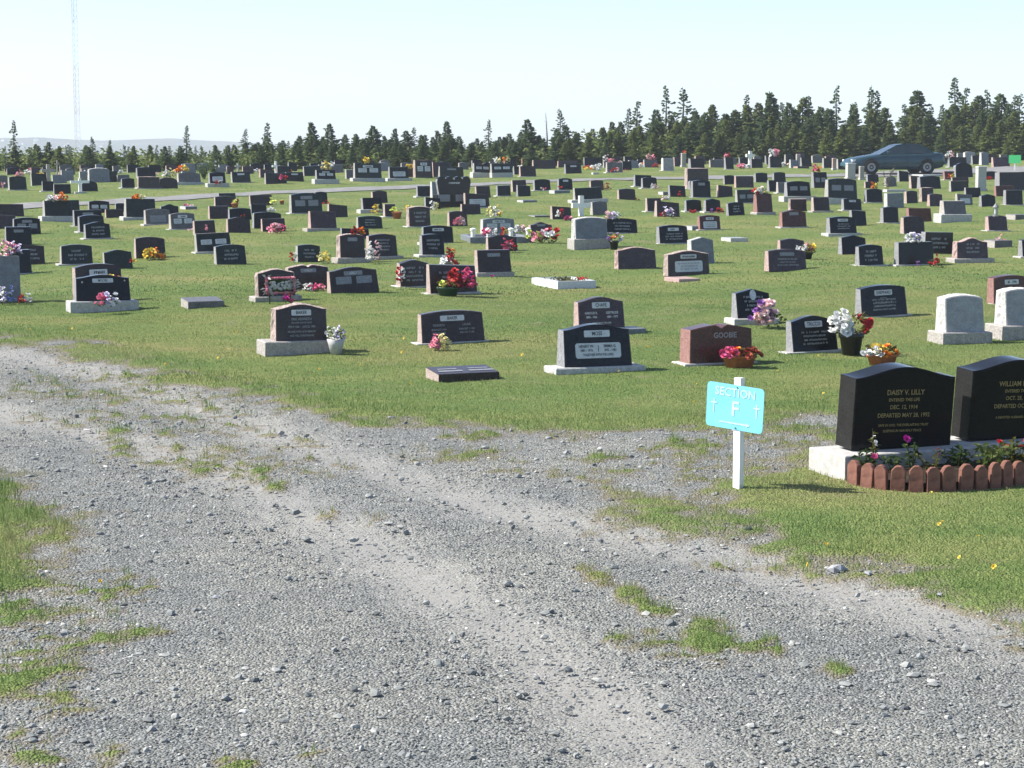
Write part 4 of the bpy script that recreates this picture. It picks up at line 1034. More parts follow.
ledger(984, 1012, 239, 247.5, 'G', 'dark flat marker with a pink flower standing on it', .16, .45, False)
ledger(1006, 1030, 213, 219.5, 'G', 'low flat marker cut by the picture edge', .14, .5, False)
ledger(517, 537, 199, 202.5, 'M', 'low grey flat marker left of the dark green square headstone', .08, .5, False)
ledger(528, 551, 214, 217.5, 'G', 'low grey flat marker next to the brown flowered headstone', .06, .5, False)
ledger(549, 570, 189, 193.5, 'M', 'pale flat marker in front of two black headstones at the lane', .12, .5, False)
ledger(180, 197, 205.5, 209.5, 'M', 'pale flat marker with pink flowers near the lane', .1, .6, False)
ledger(689, 699, 226, 230.5, 'M', 'pale little block beside the small red-brown headstone', .12, .4, False)
ledger(661, 668, 190, 195, 'M', 'pale little block beside the black one-flowered headstone', .12, .4, False)
ledger(793, 809, 165, 168.5, 'V', 'low mauve slab near the car nose', .12, .5, False)
ledger(883, 906, 187.5, 192, 'W', 'long pale kerb stone behind the blue-grey square headstone', .1, .3, False)
ledger(905, 945, 167.5, 175.5, 'W', 'pale concrete slab below the car tail', .1, 1.6, False)
ledger(593, 597.5, 172, 174.5, 'W', 'small white rock on the grass beyond the lane', .1, .2, False)
ledger(624, 636, 327, 334, 'M', 'grey end of a low slab beside the mauve headstone', .08, .4, False)

# white flower box of boards
def planter():
    x, y = at(578, 288.5); s = ppm(y); z = float(lawn_z(np.array([x]), np.array([y]))[0]); w = 41/s; d = 1.15
    root = tag(empty('flower_box', (x - .02, y, z), R(20)), 'white low grave box with soil and wilted plants on the lawn', 'flower box')
    b = MB(); t = .05; h = .13
    b.box(-w/2, w/2, 0, t, -.02, h); b.box(-w/2, w/2, d-t, d, -.02, h + .001); b.box(-w/2, -w/2+t, t, d-t, -.02, h + .002); b.box(w/2-t, w/2, t, d-t, -.02, h + .002); b.build('box', M['panel'], root)
    b = MB(); b.box(-w/2+t, w/2-t, t, d-t, 0, h-.04); b.build('soil', M['soil'], root)
    rr = random.Random(3); b = MB(); f = MB()
    for k in range(60):
        p = (rr.uniform(-w/2+.1, w/2-.1), rr.uniform(.08, d-.08), h-.04); leaf(b, p, (rr.uniform(-1,1), rr.uniform(-1,1), rr.uniform(.3,1.4)), .12, .015, rr)
    for k in range(7): rosette(f, (rr.uniform(w*.2, w*.42), rr.uniform(.1,.5), h+.02), .035, rr)
    b.build('plants', M['leaf_olive'], root); f.build('blossoms', petal_mat('red'), root)
planter()
ledger(540, 556, 276, 287, 'W', 'white marble block at the end of the white grave box', .13, .8, False)
# grave kerb with four white posts and a grey headstone
def kerb_grave():
    stone(480, 515, 218, 234, 'arch', 'M', '2 n a.8', 'grey headstone with pale plates inside the white-posted kerb', MID)
    x, y = at(501, 243.5); s = ppm(y); z = float(lawn_z(np.array([x]), np.array([y]))[0]); w = 62/s; d = 1.7; yw = R(9)
    root = tag(empty('grave_kerb', (x, y, z), yw), 'grey-green stone kerb with four white corner posts round a grave', 'grave kerb')
    b = MB(); h = .15; t = .12
    b.box(-w/2, w/2, 0, t, -.03, h, 0, .01); b.box(-w/2, w/2, d-t, d, -.03, h + .001, 0, .01); b.box(-w/2, -w/2+t, t, d-t, -.03, h - .001, 0, .01); b.box(w/2-t, w/2, t, d-t, -.03, h - .001, 0, .01)
    b.build('kerb', GR['M'][0], root)
    b = MB(); b.box(-w/2+t, w/2-t, t, d-t, 0, h-.06); b.build('bed', M['pale_concrete'], root)
    for px, py in ((-w/2+.07,.06),(w/2-.07,.06),(-w*.2,.06),(w*.17,.06)):
        q = MB(); q.lathe([(.05,h),(.05,h+.14),(.07,h+.15),(.07,h+.19),(.02,h+.21)], 10, (px, py, 0)); q.build('post', M['plastic_white'], root)
kerb_grave()

# ------------------------------------------------------------ flowers on and beside the graves
FG = 'flower bouquets at the graves'
Bq = [
(336,319,354.5,22,['white','lilac'],'white and lilac flowers in a grey vase at the corner of the nearest dark stone','vase',dict(pot=.45,potw=.8,n=14)),
(442,331,350,24,['pink','pink','cream','cream'],'pink and yellow ball flowers before the wide low brown headstone','bunch',dict(n=30)),
(739,343,366.5,40,['hot','red','orange','rust'],'pink and orange flowers in a terracotta bowl before the red book headstone','bowl',dict(pot=.55,potw=.85,leafm='leaf_olive')),
(882,341,365,40,['white','yellow','orange','white'],'silvery and yellow plants in an oval terracotta bowl behind the polished black stone','bowl',dict(pot=.5,potw=.8,n=16,leafm='leaf_olive')),
(851,301,355,40,['white','white','white','white','white','red'],'white and red flowers in a tall black pot','pot',dict(pot=.42,potw=.6,leafm='leaf_olive+black',n=34)),
(771,294,328,38,['purple','pale','pale','pale','pale'],'pale pink hydrangeas with purple and red flowers by the oval portrait stone','bunch',dict(n=36)),
(108,283,306,24,['pink','hot','lilac','white'],'pink, blue and white bouquet before the black stone on long grey base','bunch',dict(n=20)),
(114,271,283,14,['yellow','orange'],'yellow flowers on the hidden brown arched headstone','bunch',dict(vg=304.5)),
(6,280,304,20,['white','lilac','blue'],'white and blue flowers at the foot of the large blue-grey slab','bunch',dict(n=18)),
(25,290,304,16,['red','white'],'red and white flowers at the corner of the large blue-grey slab','bunch',dict(n=14)),
(6,235,256,22,['pale','pink','lilac'],'big pink and lilac bouquet at the picture edge above the blue-grey slab','bunch',dict(elev=.35)),
(134,254,263,8,['red','yellow'],'small red and yellow flower beside the small dark headstone','bunch',dict(n=6)),
(157,244,259,25,['yellow','orange','yellow'],'yellow and orange flowers before the brown headstone','bunch',dict(n=26,leafm='leaf_olive')),
(314,282,291,22,['white','hot','pink'],'pink and white flowers before the open-book headstone','bunch',dict()),
(288,292,301.5,14,['magenta','hot'],'magenta flowers under the pink framed board','bunch',dict(n=8)),
(293,250,262.5,9,['red','white'],'red and white flowers beside the small dark headstone','bunch',dict()),
(324,246,263.5,16,['cream','yellow'],'cream yellow flowers beside the small dark headstone','bunch',dict(n=14)),
(373,236,264,16,['white','white','pale'],'white hanging flowers between two brown headstones','bunch',dict(n=30)),
(357,223,234,14,['red','orange'],'red flowers on the dark headstone behind the rough-edged pair','bunch',dict(elev=.15)),
(402,260,283,12,['red','white','white'],'red and white flowers on the pale edge of a brown headstone','bunch',dict(n=16)),
(451,252,269,22,['white','red','white'],'white and red flowers standing behind the red rose arch','bunch',dict(bk=True)),
(462,263,290,28,['red','red','hot'],'arch of red roses before a brown headstone','bunch',dict(n=46,leafm='leaf')),
(448,276,294.5,27,['lime','rust'],'olive green plants in a dark green planter before the brown headstone','bowl',dict(pot=.5,potw=.8,n=5,leafm='leaf_olive+grn')),
(451,244,260,12,['rust','orange'],'rust brown flowers in a green pot beside the black arched headstone','pot',dict(pot=.35,potw=.6,leafm='leaf+grn',n=9)),
(509,235,253,16,['hot','pink','red'],'pink and red bouquet before the brown headstone near the white posts','bunch',dict(bk=True,n=20)),
(493,273,277.5,6,['magenta'],'single magenta flower at the foot of the flat brown headstone','bunch',dict(n=3)),
(806,241,259,23,['white','pink','yellow'],'basket of white, pink and yellow flowers beside the mauve headstone','pot',dict(pot=.4,potw=.6,leafm='leaf+black',n=22,bk=True)),
(916,231,244,20,['white','lilac','white'],'white and lilac flowers on top of the black flat headstone','bunch',dict(elev=.42,n=22)),
(919,256,266,7,['purple'],'purple flower at the foot of the black flat headstone','bunch',dict(n=4)),
(936,250,266.5,18,['red'],'dark green wreath with red flowers leaning at the black flat headstone','bunch',dict(n=4)),
(1000,231,247,12,['pale','pink'],'pale pink flower bunch standing on the dark flat marker','bunch',dict(n=10)),
(612,211,221,17,['pale','lilac','white'],'pale pink roses on the low black headstone','bunch',dict(elev=.25,n=18)),
(614,227,249.5,15,['purple','orange','lilac'],'purple and orange flowers in a dark pot beside the tall blue-grey headstone','pot',dict(bk=True,pot=.4,potw=.6,leafm='leaf+black',n=12)),
(495,203,220,16,['cream','white','yellow'],'cream and yellow flowers on top of the grey stone in the kerb','bunch',dict(elev=.25,n=20)),
(487,222,233,11,['hot','pink'],'pink flowers inside the white-posted kerb','bunch',dict(elev=.09)),
(495,225,235,9,['white'],'white flowers inside the white-posted kerb','bunch',dict(elev=.09)),
(504,223,234,9,['red','yellow'],'red and yellow flowers inside the white-posted kerb','bunch',dict(elev=.09)),
(519,223,235,13,['white','pale'],'white and pale pink flowers at the end of the white-posted kerb','bunch',dict(elev=.09)),
(544,225,243,30,['lime','pink','white','red'],'red, pink and white bouquet before the mauve pointed headstone','bunch',dict(n=26)),
(459,214,226,13,['pink','pale'],'round pink bouquet on the small brown headstone','bunch',dict(n=20)),
(434,198,210,9,['white','cream'],'bunch of white flowers on the black headstone','bunch',dict()),
(377,201,213,12,['yellow','cream'],'yellow and cream flowers beside the black headstone on pale base','bunch',dict()),
(397,204,218,12,['lime'],'green plant in a terracotta pot beside the narrow brown headstone','pot',dict(pot=.5,potw=.8,n=3,leafm='leaf_olive')),
(409,204,211,8,['yellow','cream'],'pale yellow flowers behind the dark brown emblem headstone','bunch',dict(bk=True)),
(560,206,217,9,['white','red'],'white and red flowers before the brown headstone near the white cross','bunch',dict()),
(567,214,220,11,['hot','pink'],'pink flowers lying beside the brown headstone near the white cross','bunch',dict()),
(607,180,191,8,['rust'],'rust-red plant beside the brown arched headstone at the lane','bunch',dict(n=10)),
(637,191,200.5,7,['rust'],'dark rust plant at the edge of the brown headstone','bunch',dict(n=2)),
(654,182,188.5,8,['white','pale'],'white flowers before the black headstone on the lane','bunch',dict()),
(680,189,197.5,5,['red'],'single red flower on the black headstone','bunch',dict(n=4)),
(665,195,200,8,['pale','white'],'pale pink flowers lying on the grass near the one-flowered headstone','bunch',dict()),
(669,203,217.5,15,['lilac','white','purple'],'purple and white bouquet hiding a brown headstone','bunch',dict(n=18)),
(663,208,217,9,['red'],'red flowers beside the purple and white bouquet','bunch',dict(n=7)),
(692,208,213,9,['red'],'red flowers along the foot of the black arched headstone','bunch',dict(n=6)),
(719,206,213.5,9,['red'],'red flowers at the foot of the black pointed headstone','bunch',dict(n=7)),
(712,207,213.5,6,['purple'],'purple flowers at the foot of the black pointed headstone','bunch',dict(n=4)),
(762,186,195,18,['red','white','yellow','white'],'red, white and yellow flowers on top of the tall red-brown headstone','bunch',dict(elev=.6,n=18)),
(818,164,174,9,['hot','red','orange'],'red and pink flowers on the stepped black headstone','bunch',dict(elev=.45)),
(873,181,189,9,['orange','yellow'],'orange flowers on the small brown headstone below the car','bunch',dict(n=9)),
(951,172,178,7,['red','yellow'],'red and yellow flowers on the red block headstone','bunch',dict()),
(990,173,180,10,['red','red'],'red flowers on the dark headstone behind the white pillar','bunch',dict(n=8)),
(53,193,203,20,['white','pale','orange'],'white and pink flowers on top of the dark flat headstone by the lane','bunch',dict(elev=.55,n=20)),
(137,196.5,203,13,['orange','cream'],'orange flowers on top of the dark flat headstone on thin base','bunch',dict(elev=.5,n=14)),
(188,204,208,9,['pink','pale'],'pink flowers on the pale flat marker near the lane','bunch',dict(n=6)),
(204,223,229.5,7,['pink'],'pink flower on the face of the brown headstone','bunch',dict(n=4)),
(190,226,230.5,6,['pale'],'pale pink bloom at the corner of the grey-plated headstone','bunch',dict(n=3)),
(235,197,208.5,10,['lime','rust'],'potted yellow-green plant by the brown-grey headstone','pot',dict(pot=.5,potw=.7,n=5,leafm='leaf_olive')),
(243,212,217,6,['red'],'red flower on the face of the black arched headstone','bunch',dict(n=3)),
(276,220,232.5,18,['pink','pale','hot'],'pink bouquet covering the brown headstone','bunch',dict(n=22)),
(271,206,212.5,9,['white'],'white flowers in the greenery by the black block headstone','bunch',dict()),
(271,197,207,12,['lime'],'green potted plants before the brown flat headstone by the lane','bunch',dict(n=3,leafm='leaf_olive')),
(282,195,204.5,5,['lime'],'small plant in a red pot by the lane','pot',dict(pot=.45,potw=.9,n=2)),
(325,196,205,7,['red'],'red flower beside the big dark green headstone','bunch',dict(bk=True,n=5)),
(559,182,189,6,['red'],'red flower before the blue-faced black headstone','bunch',dict(n=4)),
(543,184,190.5,6,['white','hot'],'small white and pink flowers before the black arched headstone by the lane','bunch',dict(n=5)),
(169,167,178,15,['white','cream'],'white and cream wreath beyond the lane','bunch',dict(n=18)),
(181,163,171,13,['orange','yellow'],'orange and yellow wreath beyond the lane','bunch',dict(n=14,elev=.3)),
(219,179,186,8,['red','white'],'red flowers at the foot of the pale-plated headstone','bunch',dict(n=8)),
(283,174,181,10,['hot','red'],'pink and red flowers across the top of a dark headstone','bunch',dict(n=9,elev=.15)),
(327,156,168,12,['cream','yellow','white'],'yellow-white flower bush beyond the lane','bunch',dict(n=20,elev=.2)),
(367,157,165,11,['yellow','yellow'],'yellow flowers on top of the large plated headstone','bunch',dict(n=14,elev=.6)),
(410,164,170,9,['yellow'],'yellow flowers on the brown block beyond the lane','bunch',dict(elev=.25)),
(497,155,164.5,9,['white','cream'],'white flower ball on the long double headstone','bunch',dict(elev=.55,n=14)),
(506,153,163,8,['orange','cream'],'orange flower ball on the long double headstone','bunch',dict(elev=.55,n=14)),
(468,154,160,9,['pale','pink'],'pale pink flowers at the wood edge','bunch',dict(elev=.3)),
(586.5,164,169,7,['red'],'red bouquet before the green planting','bunch',dict(n=9)),
(595,162,170.5,13,['white'],'green planting with white flowers beyond the lane','bunch',dict(n=8)),
(611,157,163,7,['pink'],'pink flowers on top of the flower-strewn grey headstone','bunch',dict(elev=.45)),
(615,165,172.5,9,['red','pale'],'red flowers strewn over the grey headstone','bunch',dict(n=9)),
(626,167,170.5,5,['red'],'red bloom beside the dark headstone beyond the lane','bunch',dict(n=3)),
(606,152,166,8,['white','pale'],'white and pink flowers over a small white figure at the wood edge','bunch',dict(bk=True,n=14)),
(651,153,161,10,['pale','pink'],'pale pink flowers on the grey-pink headstone','bunch',dict(elev=.3)),
(684.5,149.5,154.5,5,['red','orange'],'red flowers on the slim grey pillar','bunch',dict(elev=.6,n=7)),
(728,153,159,7,['pink','red'],'pink flowers on the narrow black headstone','bunch',dict(elev=.5)),
(743,163,168.5,14,['pink','white'],'low pink and white flowers at the wood edge','bunch',dict(n=12)),
(774,148,158,12,['white','pink'],'white and pink flowers crowning the black headstone near the woods','bunch',dict(elev=.4,n=14)),
(952,150,158,11,['white','pale'],'pale flowers behind the dark headstone beyond the car tail','bunch',dict(elev=.2)),
(928,148,154,12,['white','orange'],'white and orange flowers right behind the car boot','bunch',dict(elev=.2)),
(3,180,189,6,['pink','pale'],'pink bloom on the rough grey headstone at the picture edge','bunch',dict(n=7)),
(846,153,158,9,['pale','cream'],'pale flowers behind the car bonnet','bunch',dict(n=8)),
]
for u, a, b, wd, cols, lab, kind, kw in Bq: bouquet(u, a, b, wd, cols, lab, kind, group=FG, **kw)
# pink framed flower board
def board():
    x, y = at(281, 304); s = ppm(y); z = float(lawn_z(np.array([x]), np.array([y]))[0]); w = 29/s; h = 15/s; z0 = 11/s
    root = tag(empty('flower_board', (x, y, z), yaw_at(281), R(-4)), 'pink bordered flower board with green centre leaning on a brown headstone', 'flower board', FG)
    b = MB(); b.box(-w/2, w/2, 0, .03, z0, z0+h); b.box(-w*.4, -w*.36, .03, .05, 0, z0+h*.6); b.box(w*.36, w*.4, .03, .05, 0, z0+h*.6); b.build('board', M['leaf'], root)
    rr = random.Random(8); f = MB(); c = MB(); lv = MB()
    for k in range(70):
        t = k/70*4; sd_ = int(t); q = t - sd_
        p = [(-w/2+w*q, z0), (w/2, z0+h*q), (w/2-w*q, z0+h), (-w/2, z0+h-h*q)][sd_]; rosette(f, (p[0], -.02, p[1]), .03, rr)
    for k in range(70): rosette(c, (rr.uniform(-w*.38,w*.38), -.015, rr.uniform(z0+h*.25, z0+h*.75)), .025, rr)
    for k in range(30): leaf(lv, (rr.choice((-1,1))*w/2, 0, z0+rr.random()*h), (rr.uniform(-1,1), -.3, rr.uniform(-.5,1)), .13, .02, rr)
    f.build('border_blossoms', petal_mat('pink'), root); c.build('centre_blossoms', petal_mat('white'), root); lv.build('leaves', M['grey_plastic'], root)
board()
def lantern():
    x, y = at(996, 216); d = ray(995.5, 215.5); t = (HCAM - .62)/(SLOPE*d[1]-d[2]); x, y = d[0]*t, d[1]*t; z = SLOPE*y + .60
    root = tag(empty('grave_lantern', (x, y, z), 0), 'little grey lantern on top of the mauve arched headstone', 'lantern')
    b = MB(); b.lathe([(.07,0),(.07,.03),(.045,.04),(.045,.06)], 10); b.lathe([(.06,.2),(.075,.21),(.02,.29),(.01,.31)], 10)
    for k in range(4): a = k*1.5708; b.tube([(.045*math.cos(a),.045*math.sin(a),.05),(.045*math.cos(a),.045*math.sin(a),.21)], .007, n=4)
    b.build('frame', GR['K'][1], root); g = MB(); g.lathe([(.035,.06),(.035,.2)], 8); g.build('glass', M['panel'], root)
lantern()

# ------------------------------------------------------------ section sign
def sign():
    x, y = at(738, 487); z = float(lawn_z(np.array([x]), np.array([y]))[0])
    root = tag(empty('section_sign', (x, y, z), R(-43)), 'small turquoise section sign on a short white post', 'sign')
    b = MB(); b.box(-.034, .034, -.028, .028, -.05, .92, 0, .004); b.build('post', M['white'], root)
    w, h, r, zc, th = .585, .375, .035, .672, R(2.6)
    P = []
    for cx, cz, a0 in ((w/2-r, h/2-r, 0), (-w/2+r, h/2-r, 90), (-w/2+r, -h/2+r, 180), (w/2-r, -h/2+r, 270)):
        for k in range(6): a = R(a0 + k*18); P.append((cx + r*math.cos(a), cz + r*math.sin(a)))
    n = len(P); V = [(p, -.034, q) for p, q in P] + [(p, -.0295, q) for p, q in P]
    cy = plain('turquoise_paint', (.19,.56,.67), .5, .3, .10, 5)
    pl = mk('plate', V, [list(range(n))[::-1], list(range(n, 2*n))] + [[k, (k+1) % n, n+(k+1) % n, n+k] for k in range(n)], cy, None, root)
    pl.location = (-.02, 0, zc); pl.rotation_euler = (0, th, 0)
    mb = MB()
    def tx(s, x, z, size, nw=1.0):
        Vv, F = text_geo(s, size, True, nw); mb.add([(x+a, -.0365, z+b_) for a, b_ in Vv], F)
    tx('SECTION', 0, .118, .10, 1.02); tx('F', .005, -.02, .18, 1.0)
    def rect(x0, x1, z0, z1, o=0): mb.add([(x0,-.0365-o,z0),(x1,-.0365-o,z0),(x1,-.0365-o,z1),(x0,-.0365-o,z1)], [(0,1,2,3)])
    for cx in (-.215, .225):
        rect(cx-.006, cx+.006, -.065, .05); rect(cx-.032, cx+.032, .012, .024, .0006)
    rect(-.15, .13, -.142, -.128); mb.add([(.125,-.0372,-.155),(.165,-.0372,-.135),(.125,-.0372,-.115)], [(0,1,2)])
    # little serifs
    pass
    le = mb.build('lettering', plain('faded_white_lettering', (.45,.72,.79), .6, .3, .2, 14), pl)
    bo = MB()
    for q in (.168, -.172):
        V = [(.02 + .007*math.cos(k*.785), -.0385, q + .007*math.sin(k*.785)) for k in range(8)]; bo.add(V, [list(range(8))])
    bo.build('screws', M['black_plastic'], pl)
sign()
def green_sign():
    x, y = at(1014.5, 171); s = ppm(y); z = float(gz(x, y)); root = tag(empty('section_sign', (x, y, z), R(-15)), 'small bright green sign on a white post at the wood edge', 'sign')
    b = MB(); b.box(-.035,.035,-.03,.03,-.05,.75); b.build('post', M['white'], root)
    g = plain('green_paint', (.08,.60,.20), .4); b = MB(); b.box(-.28,.28,-.04,-.031,.40,.78,0,.003); b.build('plate', g, root)
green_sign()

# ------------------------------------------------------------ scalloped edging and the flower bed
def edging():
    us = [851.7,865.4,880,897.3,916,933.7,950,967,982.2,996,1008.5,1021,1034,1046]; vs = [484.6,487.5,489.8,491,492,492.3,491.6,490.6,489.6,488.4,487,485.4,483.6,481.5]
    P = [at(u, v) for u, v in zip(us, vs)]; x0, y0 = P[5]; z = float(lawn_z(np.array([x0]), np.array([y0]))[0])
    root = tag(empty('garden_edging', (x0, y0, z), 0), 'scalloped red concrete edging round the flower bed of the polished black stones', 'garden edging')
    rr = random.Random(4)
    for i, (x, y) in enumerate(P):
        a, b = P[max(0, i-1)], P[min(len(P)-1, i+1)]; an = math.atan2(b[1]-a[1], b[0]-a[0]); gap = math.hypot(b[0]-a[0], b[1]-a[1])/(2 if 0 < i < len(P)-1 else 1)
        w = min(.125, gap*.80); h = .215; t = .045
        O = [(-w/2,-.06),(w/2,-.06),(w/2,h*.80),(w*.30,h*.94),(w*.14,h),(-w*.14,h),(-w*.30,h*.94),(-w/2,h*.80)]
        n = len(O); e = .008; V = [(p*.94, 0, q-.004) for p, q in O] + [(p, e, q) for p, q in O] + [(p, t, q) for p, q in O]
        F = [list(range(n))] + [[j*n+k, j*n+n+k, j*n+n+(k+1) % n, j*n+(k+1) % n] for j in (0,1) for k in range(n)] + [[2*n+k for k in range(n)][::-1]]
        o = mk('picket', V, F, M['edging'], None, root); zz = float(lawn_z(np.array([x]), np.array([y]))[0])
        o.location = (x-x0, y-y0, zz-z); o.rotation_euler = (R(rr.uniform(-6,6)), R(rr.uniform(-4,4)), an + R(rr.uniform(-5,5))); o.scale = (rr.uniform(.93,1.03), 1, rr.uniform(.93,1.05))
    # soil bed
    Q = [(x, y+.04) for x, y in P] + [(P[-1][0]+.1, P[-1][1]+1.1), (P[0][0]+.2, P[0][1]+.45)]
    V = [(a-x0, b-y0, float(lawn_z(np.array([a]), np.array([b]))[0])-z+.07) for a, b in Q]
    c = (sum(v[0] for v in V)/len(V), sum(v[1] for v in V)/len(V), V[0][2]+.03); n = len(V)
    mk('soil', V+[c], [[k, (k+1) % n, n] for k in range(n)], M['soil'], None, root)
    pg = 'plants in the edged flower bed'
    def pt(u, v): return at(u, v)
    for u, v, wd, h, lab, mt, nn, fl, bl, sd_ in [
        (867,484,.16,.24,'small plant with one hot pink bloom at the bed corner','leaf',40,[('hot',1,.036)],.08,2),
        (876,482,.10,.40,'thin plant with tall white flower heads in the bed','leaf_olive',28,[('white',3,.022)],.05,3),
        (897,484,.24,.15,'leafy green plant low behind the edging','leaf',60,[],.07,4),
        (914,480,.18,.30,'plant with one magenta bloom in the middle of the bed','leaf',40,[('magenta',1,.042)],.06,5),
        (934,482,.30,.22,'plant with straggly dry stems in the bed','leaf_olive',30,[('rust',3,.018)],.06,6),
        (960,478,.36,.22,'dark leafy plant between the two polished stones','leaf',120,[],.08,7),
        (997,482,.36,.24,'yellow-green bushy plant behind the edging','shrub',200,[('red',2,.03)],.09,8),
        (1020,478,.30,.30,'reddish flowering plant cut by the picture edge','leaf_olive',110,[('red',5,.03)],.09,9)]:
        x, y = pt(u, v); shrub(x, y + .12, wd, h, lab, M[mt], 'bed_plant', nn, .06, pg, fl, bl, 1.0, 'bed plant', sd_)
edging()
x, y = at(886, 190); shrub(x, y, .95, 1.0, 'dry pale leafless bush among stones below the car', M['deadwood'], 'dry_bush', 90, 0, None, None, .10, 1.5, 'bush', 31)
for u, v, wd, h, lab in ((204,179,.65,.75,'dark rounded bush with white specks beyond the lane'),(213,178,.5,.7,'dark rounded bush right beside the white-specked one')):
    x, y = at(u, v); shrub(x, y, wd, h, lab, M['spruce'], 'grave_bush', 420, 0, 'dark bushes at the graves', [('white',3,.05)], .10, .9, 'bush', int(u))
x, y = at(440, 166); shrub(x, y, .75, 1.0, 'bright yellow-green shrub at the wood edge', M['shrub'], 'pale_shrub', 400, 0, None, None, .12, 1, 'shrub', 77)

# a few single rocks on the track
def rocks():
    phi = (1+5**.5)/2; B = [(-1,phi,0),(1,phi,0),(-1,-phi,0),(1,-phi,0),(0,-1,phi),(0,1,phi),(0,-1,-phi),(0,1,-phi),(phi,0,-1),(phi,0,1),(-phi,0,-1),(-phi,0,1)]
    T_ = [(0,11,5),(0,5,1),(0,1,7),(0,7,10),(0,10,11),(1,5,9),(5,11,4),(11,10,2),(10,7,6),(7,1,8),(3,9,4),(3,4,2),(3,2,6),(3,6,8),(3,8,9),(4,9,5),(2,4,11),(6,2,10),(8,6,7),(9,8,1)]
    g = plain('slate_rock', (.27,.28,.29), .8, .3, .3, 20, bump=.3); dk = plain('dark_slate_rock', (.07,.075,.085), .8, .3, .3, 20); wh = plain('white_quartz_rock', (.60,.58,.53), .7, .3, .15, 20)
    rr = random.Random(12)
    for u, v, w, m, lab in ((837,566,26,g,'flat grey rock on the track edge below the polished stones'),(868,571,13,g,'light grey rock beside the flat one on the track edge'),(748,528,11,dk,'dark rock at the grass edge right of the sign'),(243,707,12,wh,'white rock on the near gravel'),(124,601,9,dk,'dark rock on gravel beside the near grass corner'),(216,593,11,g,'grey rock on the open gravel'),(611,497,8,dk,'dark stone on gravel near the middle'),(906,703,12,dk,'dark rock on the near gravel at the picture edge'),(940,593,9,g,'grey rock where the grass meets the track'),(760,671,12,dk,'dark stone beside the weeds on the track')):
        x, y = at(u, v); s = w/ppm(y)/2; z = float(lawn_z(np.array([x]), np.array([y]))[0])
        V = [tuple(c/1.9*s*rr.uniform(.75,1.2)*q for c, q in zip(p, (1, .8, .42))) for p in B]
        o = mk('rock', V, T_, m); o.location = (x, y, z + s*.12); o.rotation_euler.z = rr.random()*6; tag(o, lab, 'rock', 'loose rocks on the track')
rocks()

# ------------------------------------------------------------ spruces
def spruce_mesh(h, r, seed, mat, scrag=0.0, bare=.08, dens=1.0):
    rr = random.Random(seed); tk = MB(); cr = MB()
    bend = [(rr.uniform(-.03,.03)*h*t, rr.uniform(-.03,.03)*h*t, h*t) for t in (0,.25,.5,.75,1)]; bend[0] = (0,0,-.3)
    tk.tube(bend, .018*h+.03, .012, 6)
    def axis(z):
        t = max(0, min(.9999, z/h))*4; i = int(t); f = t-i; a, b = bend[i], bend[i+1]; return a[0]+(b[0]-a[0])*f, a[1]+(b[1]-a[1])*f
    N = int((150 if scrag < .4 else 62)*dens); g0 = rr.random()*6.28
    lump = [rr.uniform(.72, 1.22) for _ in range(9)]
    for i in range(N):
        t = bare + (.985-bare)*((i + rr.random())/N)**1.12; z = h*t
        rad = r*((1-t)**(.95 if scrag < .2 else 1.3))*(1.0 if t > .10 else .85)*(1.12 if scrag < .2 else 1.3)*lump[int(t*8.99)] + .05
        ax, ay = axis(z); a = g0 + i*2.39996 + rr.uniform(-.5,.5)
        if scrag > .3 and rr.random() < scrag*.35: continue
        L = rad*rr.uniform(.6,1.15)*(1 if rr.random() > scrag else rr.uniform(.4,1.6))
        dx, dy = math.cos(a), math.sin(a); up = rr.uniform(-.25,.15) + t*.4
        if scrag > .3 or rr.random() < .15: tk.tube([(ax,ay,z),(ax+dx*L*.9, ay+dy*L*.9, z+up*L*.9)], .012, .005, 4)
        if scrag >= .9: continue
        ns = max(3, int(L/.12)); tuft = scrag > .3
        for j in range(ns):
            f = (j+.7)/ns
            if tuft and rr.random() < .25: continue
            px, py, pz = ax+dx*L*f, ay+dy*L*f, z+up*L*f - .08*f*f*L
            for q in (-1, 1, 0, 0):
                sa = a + q*rr.uniform(.4,1.1); ln = (.30*(1-f*.4)*L**.5+.10)*rr.uniform(.6,1.25); wd = rr.uniform(.03,.075)
                ez = rr.uniform(-.30,.26)*ln
                ex, ey = px+math.cos(sa)*ln, py+math.sin(sa)*ln
                nx, ny = -math.sin(sa)*wd, math.cos(sa)*wd; tz = rr.uniform(-1,1)*wd*1.6
                mx, my, mz = px*.45+ex*.55, py*.45+ey*.55, pz+ez*.5
                cr.add([(px,py,pz),(mx+nx,my+ny,mz+tz),(ex,ey,pz+ez),(mx-nx,my-ny,mz-tz)], [(0,1,2,3)])
    # leader
    tx, ty = axis(h*.98)
    for k in range(10):
        a = rr.random()*6.28; p = (tx, ty, h*rr.uniform(.9,1.0)); q = (p[0]+math.cos(a)*.1, p[1]+math.sin(a)*.1, p[2]+.10)
        cr.add([p, (p[0]+.03,p[1],p[2]+.05), q, (p[0]-.03,p[1],p[2]+.04)], [(0,1,2,3)])
    return tk, cr
PROTO = {}
def proto(key, h, r, seed, mat, scrag=0, bare=.08, dens=1.0):
    root = empty('spruce_tree', (0,0,-500), 0)
    tk, cr = spruce_mesh(h, r, seed, mat, scrag, bare, dens); tk.build('trunk', M['bark' if scrag < .6 else 'deadwood'], root)
    if cr.F: cr.build('crown', mat, root)
    PROTO[key] = [root, h, False]
KINDS_ = []
for k in range(5): proto('d%d' % k, 4.0, 1.35+.13*k, 100+k, M['spruce'], .08, .05)
for k in range(4): proto('o%d' % k, 4.0, 1.4+.14*k, 200+k, M['spruce_olive'], .12, .03, 1.1)
